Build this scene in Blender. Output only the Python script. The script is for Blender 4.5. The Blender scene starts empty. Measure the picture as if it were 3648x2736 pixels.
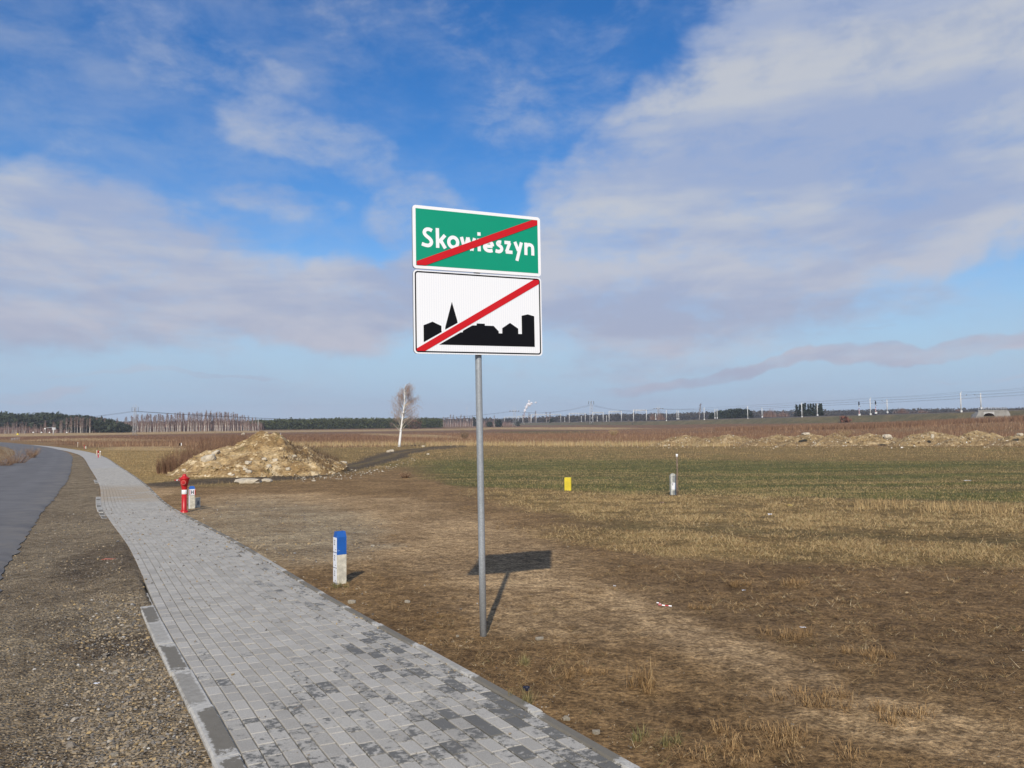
import bpy, math, random
import numpy as np, time
from mathutils import Vector, Matrix
rng = np.random.default_rng(7); random.seed(7)
scn = bpy.context.scene
COL = scn.collection

# ------------------------------------------------------------------ camera
FP = 2846.; CZ = 1.7; PIT = math.atan(131/FP); ROL = 0.0087
Fv = np.array([0, math.cos(PIT), math.sin(PIT)]); R0 = np.array([1, 0, 0.]); U0 = np.array([0, -math.sin(PIT), math.cos(PIT)])
Rv = math.cos(ROL)*R0-math.sin(ROL)*U0; Uv = math.sin(ROL)*R0+math.cos(ROL)*U0
cam = bpy.data.cameras.new('camera'); cob = bpy.data.objects.new('camera', cam); COL.objects.link(cob)
M = Matrix(((Rv[0], Uv[0], -Fv[0], 0), (Rv[1], Uv[1], -Fv[1], 0), (Rv[2], Uv[2], -Fv[2], CZ), (0, 0, 0, 1)))
cob.matrix_world = M
cam.sensor_width = 36; cam.lens = 36*FP/3648; cam.clip_end = 30000; cam.clip_start = .05
scn.camera = cob

# ------------------------------------------------------------------ exposure, sun, sky
scn.view_settings.view_transform = 'Standard'; scn.view_settings.look = 'None'
scn.view_settings.exposure = 0.0; scn.view_settings.gamma = 1
SUN_EL = math.radians(35); SUN_AZ = math.radians(3.5)
sd = Vector((math.sin(SUN_AZ)*math.cos(SUN_EL), math.cos(SUN_AZ)*math.cos(SUN_EL), -math.sin(SUN_EL)))
sl = bpy.data.lights.new('sun', 'SUN'); sl.energy = 4.3; sl.angle = math.radians(0.6); sl.color = (1, .93, .81)
so = bpy.data.objects.new('sun', sl); COL.objects.link(so); so.rotation_euler = sd.to_track_quat('-Z', 'Y').to_euler(); so.location = (0, -20, 30)

SKY_STRENGTH = 0.10
wd = bpy.data.worlds.new('World'); scn.world = wd; wd.use_nodes = True

def world_nodes():
    nt = wd.node_tree; N = nt.nodes; L = nt.links; N.clear()
    def nd(t, **k):
        n = N.new(t)
        for a, b in k.items(): setattr(n, a, b)
        return n
    def math_(op, a, b=None, c=None):
        n = nd('ShaderNodeMath', operation=op)
        for i, v in enumerate((a, b, c)):
            if v is None: continue
            if isinstance(v, (int, float)): n.inputs[i].default_value = v
            else: L.new(v, n.inputs[i])
        return n.outputs[0]
    def mr(v, a, b, c=0., d=1.):
        n = nd('ShaderNodeMapRange', interpolation_type='SMOOTHSTEP')
        L.new(v, n.inputs[0])
        for i, q in enumerate((a, b, c, d)): n.inputs[i+1].default_value = q
        return n.outputs[0]
    def mix(f, a, b, bt='MIX'):
        n = nd('ShaderNodeMix', data_type='RGBA', blend_type=bt)
        for i, v in ((0, f), (6, a), (7, b)):
            if isinstance(v, (int, float)): n.inputs[i].default_value = v
            elif isinstance(v, tuple): n.inputs[i].default_value = (*v, 1)
            else: L.new(v, n.inputs[i])
        return n.outputs[2]
    sky = nd('ShaderNodeTexSky', sky_type='NISHITA'); sky.sun_disc = False
    sky.sun_elevation = SUN_EL; sky.sun_rotation = math.pi+SUN_AZ
    sky.air_density = 1.1; sky.dust_density = 0.2; sky.ozone_density = 4.0; sky.altitude = 100
    tc = nd('ShaderNodeTexCoord'); sep = nd('ShaderNodeSeparateXYZ'); L.new(tc.outputs['Generated'], sep.inputs[0])
    x, y, z = sep.outputs
    az = math_('ARCTAN2', x, y); el = math_('ARCSINE', z)
    zz = math_('ADD', math_('MAXIMUM', z, 0.0), 0.10)
    cx = math_('DIVIDE', x, zz); cy = math_('DIVIDE', y, zz)
    cp = nd('ShaderNodeCombineXYZ'); L.new(cx, cp.inputs[0]); L.new(cy, cp.inputs[1])
    def noise(vec, sc, det=5, rough=.55, dist=0., mapping=None):
        if mapping:
            m = nd('ShaderNodeMapping'); L.new(vec, m.inputs[0]); m.inputs['Rotation'].default_value[2] = mapping[0]; m.inputs['Scale'].default_value = mapping[1]
            if len(mapping) > 2: m.inputs['Location'].default_value = mapping[2]
            vec = m.outputs[0]
        n = nd('ShaderNodeTexNoise'); L.new(vec, n.inputs['Vector']); n.inputs['Scale'].default_value = sc
        n.inputs['Detail'].default_value = det; n.inputs['Roughness'].default_value = rough; n.inputs['Distortion'].default_value = dist
        return n
    ae = nd('ShaderNodeCombineXYZ'); L.new(az, ae.inputs[0]); L.new(el, ae.inputs[1])
    # warp of the angular coordinates so that no bank has a clean outline
    wn = noise(ae.outputs[0], 5.0, 4, .6)
    sub = nd('ShaderNodeVectorMath', operation='SUBTRACT'); L.new(wn.outputs['Color'], sub.inputs[0]); sub.inputs[1].default_value = (.5, .5, .5)
    scl = nd('ShaderNodeVectorMath', operation='MULTIPLY'); L.new(sub.outputs[0], scl.inputs[0]); scl.inputs[1].default_value = (.22, .11, 0)
    wv = nd('ShaderNodeVectorMath', operation='ADD'); L.new(ae.outputs[0], wv.inputs[0]); L.new(scl.outputs[0], wv.inputs[1])
    W = wv.outputs[0]
    def sky_dir(px, py):
        v = Fv+Rv*(px-1824)/FP-Uv*(py-1368)/FP; v = v/np.linalg.norm(v)
        return math.atan2(v[0], v[1]), math.asin(v[2])
    banks = [  # centre px, centre py, half length, half height, tilt, weight
        (2950, 600, 1450, 520, 22, 1.0), (2950, 230, 760, 430, 28, 1.0), (2350, 520, 560, 260, 28, .85), (3500, 250, 900, 330, 15, 1.0), (2250, 870, 600, 300, 15, .95), (2850, 960, 1150, 130, 8, .9),
        (250, 930, 900, 265, -8, .95), (1100, 1080, 720, 165, -6, .95), (1750, 1020, 480, 200, 5, .95), (150, 720, 260, 120, -8, .62), (1500, 800, 330, 190, -12, .6),
        (600, 150, 360, 110, -34, .36), (900, 240, 280, 80, -8, .40), (1000, 480, 300, 130, -22, .50), (1230, 570, 190, 190, 0, .50),
        (30, 290, 230, 70, 0, .30), (1290, 20, 240, 90, 0, .30), (1680, 150, 330, 170, -35, .38), (1980, 380, 380, 170, 14, .46), (2120, 60, 260, 120, 10, .42),
        (3050, 1262, 1150, 36, 7.5, .85), (2850, 1190, 350, 14, 4, .5), (3500, 1310, 260, 10, 5, .5), (120, 1375, 330, 34, 0, .62), (650, 1330, 420, 12, -4, .5),
        (1000, 750, 260, 60, -10, .5), (330, 560, 120, 60, 20, .25)]
    acc = None
    for px, py, rx, ry, tilt, w in banks:
        a, e = sky_dir(px, py)
        m = nd('ShaderNodeMapping', vector_type='TEXTURE'); L.new(W, m.inputs[0])
        m.inputs['Location'].default_value = (a, e, 0); m.inputs['Rotation'].default_value = (0, 0, math.radians(tilt))
        m.inputs['Scale'].default_value = (rx/FP*.93, ry/FP*.97, 1)
        ln = nd('ShaderNodeVectorMath', operation='LENGTH'); L.new(m.outputs[0], ln.inputs[0])
        v = mr(ln.outputs['Value'], 1.35, .55, 0., w)
        acc = v if acc is None else math_('MAXIMUM', acc, v)
    # beyond the picture the same broken cloud goes on
    side = mr(math_('ABSOLUTE', az), .66, .95, 0, .62)
    up = mr(el, .52, .75, 0, .58)
    acc = math_('MAXIMUM', acc, math_('MAXIMUM', side, up))
    n1 = noise(cp.outputs[0], .55, 7, .58, .3, (.5, (1.0, .55, 1)))
    n2 = noise(ae.outputs[0], 9., 7, .64, .2, (-.35, (1.0, 2.1, 1)))
    nn = math_('ADD', math_('MULTIPLY', n1.outputs['Fac'], .5), math_('MULTIPLY', n2.outputs['Fac'], .5))
    s = math_('ADD', acc, math_('MULTIPLY', math_('SUBTRACT', nn, .5), 1.5))
    mask = mr(s, .27, .98)
    mask = math_('MULTIPLY', mask, mr(n2.outputs['Fac'], .34, .54, .80, 1.0))
    veil = math_('MULTIPLY', mr(nn, .40, .72), .34)
    mask = math_('MINIMUM', math_('ADD', math_('MULTIPLY', mask, .90), math_('MULTIPLY', veil, math_('SUBTRACT', 1., mask))), 1.)
    # light and shade of the cloud layer: long streaks
    st = noise(ae.outputs[0], 4.6, 5, .55, .2, (-.42, (.5, 3.0, 1)))
    s3 = noise(cp.outputs[0], 1.5, 6, .6, .3, (.5, (1.0, .5, 1)))
    shade = mr(math_('ADD', math_('MULTIPLY', st.outputs['Fac'], .62), math_('MULTIPLY', s3.outputs['Fac'], .38)), .42, .58)
    lowf = mr(el, .04, .30)
    light = mix(lowf, (5.2, 5.1, 6.0), (5.75, 5.95, 6.35))
    dark = mix(lowf, (3.9, 4.1, 5.4), (3.7, 4.45, 6.3))
    ccol = mix(shade, dark, light)
    # clear sky, deeper than the default of the texture
    hsv = nd('ShaderNodeHueSaturation'); L.new(sky.outputs[0], hsv.inputs['Color'])
    hsv.inputs['Hue'].default_value = .509; hsv.inputs['Saturation'].default_value = 1.34; hsv.inputs['Value'].default_value = 1.22
    low = mr(el, .24, .02); clear = mix(math_('MULTIPLY', low, .94), hsv.outputs[0], (3.7, 5.35, 7.4))
    full = mix(mask, clear, ccol)
    bg = nd('ShaderNodeBackground'); L.new(full, bg.inputs[0]); bg.inputs[1].default_value = SKY_STRENGTH
    out = nd('ShaderNodeOutputWorld'); L.new(bg.outputs[0], out.inputs[0])
world_nodes()

# ------------------------------------------------------------------ helpers
def sp(x, k): return k*np.logaddexp(0, np.asarray(x, float)/k)
def H0(x, y):
    x = np.asarray(x, float); y = np.asarray(y, float)
    z = -(0.0258*(y-sp(y-25, 4))+0.0092*(y-sp(y-440, 30)))
    z = z+0.025*(sp(x-30, 8)-sp(x-220, 20))
    b = sp(-y-25, 8)  # behind the photographer the land levels out
    return z-0.035*b
def ray(px, py):
    v = Fv+Rv*(px-1824)/FP-Uv*(py-1368)/FP
    return v/np.linalg.norm(v)
def ats(px, py):   # where the sight lines meet the land, for many points at once
    px = np.atleast_1d(np.asarray(px, float)); py = np.atleast_1d(np.asarray(py, float))
    v = Fv[None]+Rv[None]*((px-1824)/FP)[:, None]-Uv[None]*((py-1368)/FP)[:, None]; v /= np.linalg.norm(v, axis=1)[:, None]
    hit = np.full(len(px), 9000.); live = np.ones(len(px), bool); t = 2.
    while t < 9000 and live.any():
        q = v[live]*t; m = CZ+q[:, 2] <= H0(q[:, 0], q[:, 1]); idx = np.where(live)[0][m]; hit[idx] = t; live[idx] = False; t *= 1.03
    lo = hit/1.03; hi = hit.copy()
    for i in range(22):
        m = (lo+hi)/2; b = CZ+v[:, 2]*m <= H0(v[:, 0]*m, v[:, 1]*m); hi = np.where(b, m, hi); lo = np.where(b, lo, m)
    return v*hi[:, None]+np.array([0, 0, CZ])
def at(px, py): return Vector(ats(px, py)[0])
def pt(px, py, Y):
    v = ray(px, py); v = v*(Y/v[1]); return Vector((v[0], Y, CZ+v[2]))
def proj(x, y, z):
    dx = x; dy = y; dz = z-CZ
    w = dx*Fv[0]+dy*Fv[1]+dz*Fv[2]; ww = np.where(w > .3, w, .3)
    px = 1824+FP*(dx*Rv[0]+dy*Rv[1]+dz*Rv[2])/ww; py = 1368-FP*(dx*Uv[0]+dy*Uv[1]+dz*Uv[2])/ww
    return np.where(w > .3, px, 1824.), np.where(w > .3, py, 4000.)
_tab = rng.random((256, 256))
def vnoise(x, y):
    xi = np.floor(x).astype(int); yi = np.floor(y).astype(int); fx = x-xi; fy = y-yi
    fx = fx*fx*(3-2*fx); fy = fy*fy*(3-2*fy)
    a = _tab[xi & 255, yi & 255]; b = _tab[(xi+1) & 255, yi & 255]; c = _tab[xi & 255, (yi+1) & 255]; d = _tab[(xi+1) & 255, (yi+1) & 255]
    return (a*(1-fx)+b*fx)*(1-fy)+(c*(1-fx)+d*fx)*fy
def fbm(x, y, o=4, g=.5):
    s = 0; a = 1; t = 0
    for i in range(o):
        s = s+a*(vnoise(x*2**i+17.3*i, y*2**i-9.1*i)-.5)*2; t += a; a *= g
    return s/t
def ss(a, b, v):
    t = np.clip((v-a)/(b-a), 0, 1); return t*t*(3-2*t)

def link(o, parent=None):
    COL.objects.link(o)
    if parent is not None: o.parent = parent
    return o
def tag(o, label=None, cat=None, group=None, kind=None):
    if label: o['label'] = label
    if cat: o['category'] = cat
    if group: o['group'] = group
    if kind: o['kind'] = kind
    return o
def empty(name, loc, rz=0.):
    o = bpy.data.objects.new(name, None); COL.objects.link(o); o.location = loc; o.rotation_euler = (0, 0, rz); o.empty_display_size = .2
    return o
def copy_tree(root, loc, rz=None, scale=None):
    r = root.copy(); COL.objects.link(r); r.location = loc
    if rz is not None: r.rotation_euler = (0, 0, rz)
    if scale is not None: r.scale = scale
    for ch in root.children:
        c = ch.copy(); COL.objects.link(c); c.parent = r
        for g in ch.children:
            d = g.copy(); COL.objects.link(d); d.parent = c
    return r
class MB:
    def __init__(s): s.v = []; s.f = []; s.sm = []
    def add(s, vs, fs, sm=False):
        b = len(s.v); s.v += [tuple(q) for q in vs]; s.f += [tuple(i+b for i in f) for f in fs]; s.sm += [sm]*len(fs); return s
    def box(s, c, size, R=None, ch=0):
        hx, hy, hz = [q/2 for q in size]
        vs = [Vector((sx*hx, sy*hy, sz*hz)) for sz in (-1, 1) for sy in (-1, 1) for sx in (-1, 1)]
        if R is not None: vs = [R @ q for q in vs]
        c = Vector(c); vs = [q+c for q in vs]
        return s.add(vs, [(0, 2, 3, 1), (4, 5, 7, 6), (0, 1, 5, 4), (1, 3, 7, 5), (3, 2, 6, 7), (2, 0, 4, 6)])
    def tube(s, pts, rad, n=6, cap=True, sm=True):
        pts = [Vector(q) for q in pts]
        if not isinstance(rad, (list, tuple)): rad = [rad]*len(pts)
        vs = []; fs = []; ref = None
        for i, q in enumerate(pts):
            d = (pts[min(i+1, len(pts)-1)]-pts[max(i-1, 0)]).normalized()
            if ref is None: ref = d.orthogonal().normalized()
            ref = (ref-d*ref.dot(d)); ref = ref.normalized() if ref.length > 1e-6 else d.orthogonal().normalized()
            b = d.cross(ref)
            for k in range(n):
                a = 2*math.pi*k/n; vs.append(q+(ref*math.cos(a)+b*math.sin(a))*rad[i])
        for i in range(len(pts)-1):
            for k in range(n): fs.append((i*n+k, i*n+(k+1) % n, (i+1)*n+(k+1) % n, (i+1)*n+k))
        s.add(vs, fs, sm)
        if cap:
            b = len(s.v)-len(vs); m = len(pts)-1
            s.f.append(tuple(b+k for k in range(n))[::-1]); s.f.append(tuple(b+m*n+k for k in range(n))); s.sm += [False, False]
        return s
    def lathe(s, prof, n=24, c=(0, 0, 0)):
        vs = []; fs = []
        for r, z in prof:
            for k in range(n):
                a = 2*math.pi*k/n; vs.append((c[0]+r*math.cos(a), c[1]+r*math.sin(a), c[2]+z))
        for i in range(len(prof)-1):
            for k in range(n): fs.append((i*n+k, i*n+(k+1) % n, (i+1)*n+(k+1) % n, (i+1)*n+k))
        s.add(vs, fs, True); b = len(s.v)-len(vs); s.f.append(tuple(b+(len(prof)-1)*n+k for k in range(n))); s.sm.append(False)
        return s
    def build(s, name, mat=None, parent=None, label=None):
        me = bpy.data.meshes.new(name); me.from_pydata(s.v, [], s.f); me.polygons.foreach_set('use_smooth', s.sm); me.update()
        if mat: me.materials.append(mat)
        o = bpy.data.objects.new(name, me); link(o, parent)
        if label: o['label'] = label
        return o
def np_mesh(name, V, Fc, mat, attrs=None, parent=None, smooth=False):
    V = np.asarray(V, np.float32); Fc = np.asarray(Fc, np.int32); k = Fc.shape[1]
    me = bpy.data.meshes.new(name); me.vertices.add(len(V)); me.vertices.foreach_set('co', V.ravel())
    me.loops.add(Fc.size); me.loops.foreach_set('vertex_index', Fc.ravel())
    me.polygons.add(len(Fc)); me.polygons.foreach_set('loop_start', np.arange(0, Fc.size, k, dtype=np.int32))
    me.polygons.foreach_set('use_smooth', np.full(len(Fc), bool(smooth)))
    me.update(calc_edges=True)
    for an, (dom, dat) in (attrs or {}).items():
        dat = np.asarray(dat, np.float32)
        if dat.ndim == 2:
            a = me.attributes.new(an, 'FLOAT_COLOR', dom); d4 = np.ones((len(dat), 4), np.float32); d4[:, :3] = dat; a.data.foreach_set('color', d4.ravel())
        else:
            a = me.attributes.new(an, 'FLOAT', dom); a.data.foreach_set('value', dat)
    if mat: me.materials.append(mat)
    o = bpy.data.objects.new(name, me); return link(o, parent)

# ------------------------------------------------------------------ materials
class NM:
    def __init__(s, name, rough=.9):
        s.m = bpy.data.materials.new(name); s.m.use_nodes = True; s.N = s.m.node_tree.nodes; s.L = s.m.node_tree.links
        s.b = s.N['Principled BSDF']; s.b.inputs['Roughness'].default_value = rough
    def nd(s, t, **k):
        n = s.N.new(t)
        for a, b in k.items(): setattr(n, a, b)
        return n
    def put(s, sock, v):
        if isinstance(v, (int, float)): sock.default_value = v
        elif isinstance(v, tuple): sock.default_value = (*v, 1) if len(v) == 3 and sock.type == 'RGBA' else v
        else: s.L.new(v, sock)
    def math(s, op, a, b=None):
        n = s.nd('ShaderNodeMath', operation=op); s.put(n.inputs[0], a)
        if b is not None: s.put(n.inputs[1], b)
        return n.outputs[0]
    def mr(s, v, a, b, c=0., d=1.):
        n = s.nd('ShaderNodeMapRange', interpolation_type='SMOOTHSTEP'); s.put(n.inputs[0], v)
        for i, q in enumerate((a, b, c, d)): n.inputs[i+1].default_value = q
        return n.outputs[0]
    def mix(s, f, a, b, bt='MIX'):
        n = s.nd('ShaderNodeMix', data_type='RGBA', blend_type=bt); s.put(n.inputs[0], f); s.put(n.inputs[6], a); s.put(n.inputs[7], b); return n.outputs[2]
    def obj(s): return s.nd('ShaderNodeTexCoord').outputs['Object']
    def pos(s): return s.nd('ShaderNodeNewGeometry').outputs['Position']
    def rnd(s): return s.nd('ShaderNodeObjectInfo').outputs['Random']
    def attr(s, n): 
        a = s.nd('ShaderNodeAttribute'); a.attribute_name = n; return a
    def noise(s, vec, sc, det=4, rough=.55, scale=None, rot=None):
        if scale or rot:
            m = s.nd('ShaderNodeMapping'); s.L.new(vec, m.inputs[0])
            if scale: m.inputs['Scale'].default_value = scale
            if rot: m.inputs['Rotation'].default_value = rot
            vec = m.outputs[0]
        n = s.nd('ShaderNodeTexNoise'); s.L.new(vec, n.inputs['Vector']); n.inputs['Scale'].default_value = sc
        n.inputs['Detail'].default_value = det; n.inputs['Roughness'].default_value = rough; return n.outputs['Fac']
    def bump(s, h, dist=.01, strength=1.):
        n = s.nd('ShaderNodeBump'); n.inputs['Distance'].default_value = dist; n.inputs['Strength'].default_value = strength
        s.L.new(h, n.inputs['Height']); s.L.new(n.outputs[0], s.b.inputs['Normal'])
    def col(s, v): s.put(s.b.inputs['Base Color'], v); return s
def simple(name, c, rough=.7, var=.25, sc=8., metal=0., bump=0., dark=None, spec=None):
    n = NM(name, rough); o = n.obj(); a = n.noise(o, sc, 5, .6)
    d = dark or tuple(q*(1-var*1.6) for q in c); l = tuple(min(1, q*(1+var*.6)) for q in c)
    n.col(n.mix(n.mr(a, .3, .7), d, l)); n.b.inputs['Metallic'].default_value = metal
    if spec is not None: n.b.inputs['Specular IOR Level'].default_value = spec
    if bump: n.bump(n.noise(o, sc*4, 4), bump)
    return n.m
def tinted(name, ramp, rough=.85, attr='tint', trans=0.):
    n = NM(name, rough); a = n.attr(attr).outputs['Fac']
    cr = n.nd('ShaderNodeValToRGB'); n.L.new(a, cr.inputs[0]); e = cr.color_ramp.elements
    e[0].position = ramp[0][0]; e[0].color = (*ramp[0][1], 1); e[1].position = ramp[-1][0]; e[1].color = (*ramp[-1][1], 1)
    for p_, c in ramp[1:-1]: q = e.new(p_); q.color = (*c, 1)
    n.col(cr.outputs[0]); n.b.inputs['Specular IOR Level'].default_value = .25
    return n.m

# ------------------------------------------------------------------ layout curves (road and pavement run away to the left)
def catmull(P, step=.5):
    P = np.array(P, float); P = np.vstack([2*P[0]-P[1], P, 2*P[-1]-P[-2]]); out = []
    for i in range(1, len(P)-2):
        n = max(2, int(np.linalg.norm(P[i+1]-P[i])/step))
        for t in np.arange(n)/n:
            a, b, c, d = P[i-1:i+3]
            out.append(.5*((2*b)+(c-a)*t+(2*a-5*b+4*c-d)*t*t+(3*b-a-3*c+d)*t**3))
    out.append(P[-2]); return np.array(out)
class Curve:
    def __init__(s, P, step=.5):
        s.p = catmull(P, step); d = np.linalg.norm(np.diff(s.p, axis=0), axis=1); s.s = np.r_[0, np.cumsum(d)]; s.len = s.s[-1]
        t = np.gradient(s.p, axis=0); t /= np.linalg.norm(t, axis=1)[:, None]; k = 9
        t = np.stack([np.convolve(np.pad(t[:, i], k//2, 'edge'), np.ones(k)/k, 'valid') for i in (0, 1)], 1); t /= np.linalg.norm(t, axis=1)[:, None]
        s.t = t; u = [0.]
        while u[-1] < s.len: u.append(u[-1]+min(24, max(1.6, .10*abs(u[-1]-6))))
        u[-1] = s.len; s.knots = np.stack([np.interp(u, s.s, s.p[:, 0]), np.interp(u, s.s, s.p[:, 1])], 1)
    def at(s, q):   # position and heading at arc length
        q = np.asarray(q, float); x = np.interp(q, s.s, s.p[:, 0]); y = np.interp(q, s.s, s.p[:, 1]); tx = np.interp(q, s.s, s.t[:, 0]); ty = np.interp(q, s.s, s.t[:, 1])
        return x, y, tx, ty
    def off(s, q, d):   # d > 0 to the left of the heading
        x, y, tx, ty = s.at(q); return x-ty*d, y+tx*d
    def dist(s, x, y):  # signed distance, + on the left
        sh = np.shape(x); x = np.ravel(x); y = np.ravel(y); best = np.full(x.shape, 1e9); sg = np.zeros(x.shape); P = s.knots
        for i in range(len(P)-1):
            a = P[i]; b = P[i+1]; ab = b-a; L2 = ab@ab
            t = np.clip(((x-a[0])*ab[0]+(y-a[1])*ab[1])/L2, 0, 1); dx = x-a[0]-t*ab[0]; dy = y-a[1]-t*ab[1]; d = dx*dx+dy*dy
            m = d < best; best[m] = d[m]; sg[m] = np.sign(ab[0]*dy-ab[1]*dx)[m]
        return (np.sqrt(best)*sg).reshape(sh)
PATH = Curve([(6.0, -6.4), (2.4, .8), (.56, 4.33), (-.45, 6.21), (-2.06, 9.07), (-5.3, 15.13), (-8.2, 20.26), (-11.0, 25.3), (-17., 36.75), (-26, 53), (-38.5, 75.4), (-48, 91), (-60, 109), (-80, 137), (-110, 173), (-160, 226)], .5)
ROAD = Curve([(4.5, -9.5), (-3.4, 4.6), (-7.1, 11.15), (-12.2, 20.56), (-17.8, 31.4), (-25.6, 46.3), (-45, 81.7), (-58, 103), (-76, 130), (-105, 170), (-133, 205), (-170, 245), (-300, 370)], .8)
PW = 1.74   # paved width, right kerb excluded
RW = 5.2

# ------------------------------------------------------------------ ground colours by zone
def band(px, py, top, bot, st, sb=None):
    t = np.interp(px, [q[0] for q in top], [q[1] for q in top]); b = np.interp(px, [q[0] for q in bot], [q[1] for q in bot]); sb = sb or st
    return ss(-st, st, py-t)*ss(-sb, sb, b-py)
def ell(px, py, cx, cy, rx, ry, rot=0, soft=.35):
    c, s = math.cos(math.radians(rot)), math.sin(math.radians(rot)); u = ((px-cx)*c+(py-cy)*s)/rx; v = (-(px-cx)*s+(py-cy)*c)/ry
    return ss(1+soft, 1-soft, np.sqrt(u*u+v*v))
def zones(x, y):
    r = np.hypot(x, y)
    n1 = fbm(x*.9, y*.9, 3); n2 = fbm(x*.09+5, y*.09, 3); n3 = fbm(x*.02, y*.02+3, 3)
    wr = r*(.030*n1*ss(60, 15, r)+.035*n2*ss(6, 30, r)*ss(400, 60, r)+.05*n3*ss(90, 250, r)); 
    xx = x+wr*.6; yy = y+wr
    px, py = proj(xx, yy, H0(xx, yy))
    dP = PATH.dist(x, y); dR = ROAD.dist(x, y)
    z = {}
    z['right'] = (dP < 0.06).astype(float)
    z['verge'] = ((dP > PW) & (dR < .4)).astype(float)*ss(95, 70, y)
    rt = z['right']
    z['dry'] = rt*np.maximum(band(px, py, [(0, 1598), (1000, 1592), (1700, 1586), (3648, 1590)], [(0, 1760), (500, 1730), (800, 1730), (1400, 1668), (1650, 1640), (3648, 1646)], 8, 14), 0)
    z['green'] = rt*band(px, py, [(1350, 1640), (1700, 1636), (2600, 1640), (3648, 1645)], [(1350, 1680), (1600, 1735), (2100, 1752), (2600, 1768), (3648, 1792)], 7, 9)*ss(1420, 1680, px)
    z['leftgrass'] = rt*ss(900, 650, px)*band(px, py, [(0, 1600), (3648, 1600)], [(0, 1725), (3648, 1725)], 10)
    z['straw1'] = rt*band(px, py, [(1600, 1745), (2100, 1752), (2600, 1772), (3648, 1795)], [(1600, 1765), (2100, 1850), (2600, 1880), (3648, 1915)], 8, 22)*ss(1580, 1800, px)
    z['straw2'] = rt*band(px, py, [(1700, 1860), (2100, 1885), (2600, 1905), (3648, 1945)], [(1700, 1900), (2100, 1935), (2400, 1985), (3000, 2005), (3648, 2020)], 14, 22)*ss(1750, 2250, px)
    z['dark'] = rt*band(px, py, [(1900, 1950), (2300, 2000), (3648, 2010)], [(1900, 2010), (2250, 2120), (2600, 2260), (3000, 2400), (3648, 2560)], 30, 40)*ss(1900, 2250, px)
    z['lobe'] = rt*np.maximum.reduce([ell(px, py, 2440, 2225, 380, 110, 22), ell(px, py, 3250, 2600, 560, 100, 14)*.75, ell(px, py, 1980, 2170, 380, 110, 8)*.55, ell(px, py, 2850, 2420, 300, 70, 24)*.6])
    z['tan'] = rt*np.maximum.reduce([ell(px, py, 1250, 1900, 560, 110, 4), ell(px, py, 1650, 1960, 420, 120, 12), ell(px, py, 1150, 1800, 420, 40, 2)])
    z['stony'] = rt*np.maximum(ell(px, py, 1010, 1890, 330, 105, 4), ell(px, py, 1330, 1945, 90, 12, 0)*.6)
    z['bottom'] = rt*band(px, py, [(0, 2080), (1400, 2080), (2200, 2350), (3648, 2640)], [(0, 6000), (3648, 6000)], 60)
    tr = [(430, 1740), (520, 1733), (700, 1717), (950, 1704), (1130, 1688), (1280, 1660), (1400, 1628), (1500, 1603), (1620, 1590)]
    tc = np.interp(px, [q[0] for q in tr], [q[1] for q in tr]); tw = np.interp(px, [400, 1100, 1350, 1500, 1620], [11, 12, 22, 11, 3])
    d = np.abs(py-tc)/tw
    z['track'] = rt*ss(1.25, .6, d)*((px > 380) & (px < 1640))*ss(380, 520, px)
    z['rut'] = ss(.32, .08, np.abs((py-tc)/tw+.1+.15*n1))*ss(1050, 1180, px)
    z['wash'] = ell(px, py, 470, 1752, 150, 34, 6)*ss(2.4, -.6, dP)*(dP > -3)
    z['rust'] = rt*band(px, py, [(0, 1552), (300, 1546), (1000, 1536), (1700, 1528), (3648, 1492)], [(0, 1566), (300, 1590), (700, 1602), (1000, 1592), (1700, 1586), (3648, 1590)], 4, 5)
    z['pale'] = rt*np.maximum.reduce([band(px, py, [(0, 1545), (900, 1535), (1700, 1527)], [(0, 1556), (900, 1541), (1700, 1531)], 2)*(px < 1750), ell(px, py, 300, 1568, 230, 6, 0), ell(px, py, 520, 1598, 160, 8, 0), ell(px, py, 1980, 1526, 330, 4, 0), ell(px, py, 1500, 1553, 200, 5, 2)])
    z['far'] = ((py < 1545)).astype(float)*rt
    z['rightfar'] = rt*ss(2900, 3200, px)*band(px, py, [(2900, 1520), (3648, 1500)], [(2900, 1545), (3648, 1535)], 4, 8)
    z['leftroad'] = (dR > RW).astype(float)
    z['px'] = px; z['py'] = py; z['dP'] = dP; z['dR'] = dR; z['r'] = r
    return z
C_ = dict(soil=(.275, .18, .09), sand=(.50, .355, .205), stony=(.50, .40, .265), gravel=(.315, .25, .168), dark=(.195, .125, .062), dry=(.25, .18, .075), straw=(.40, .29, .13),
          green=(.135, .135, .05), rust=(.225, .118, .062), track=(.095, .072, .052), pale=(.48, .35, .19), lgrass=(.36, .255, .11), bottom=(.235, .150, .072))
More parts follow.
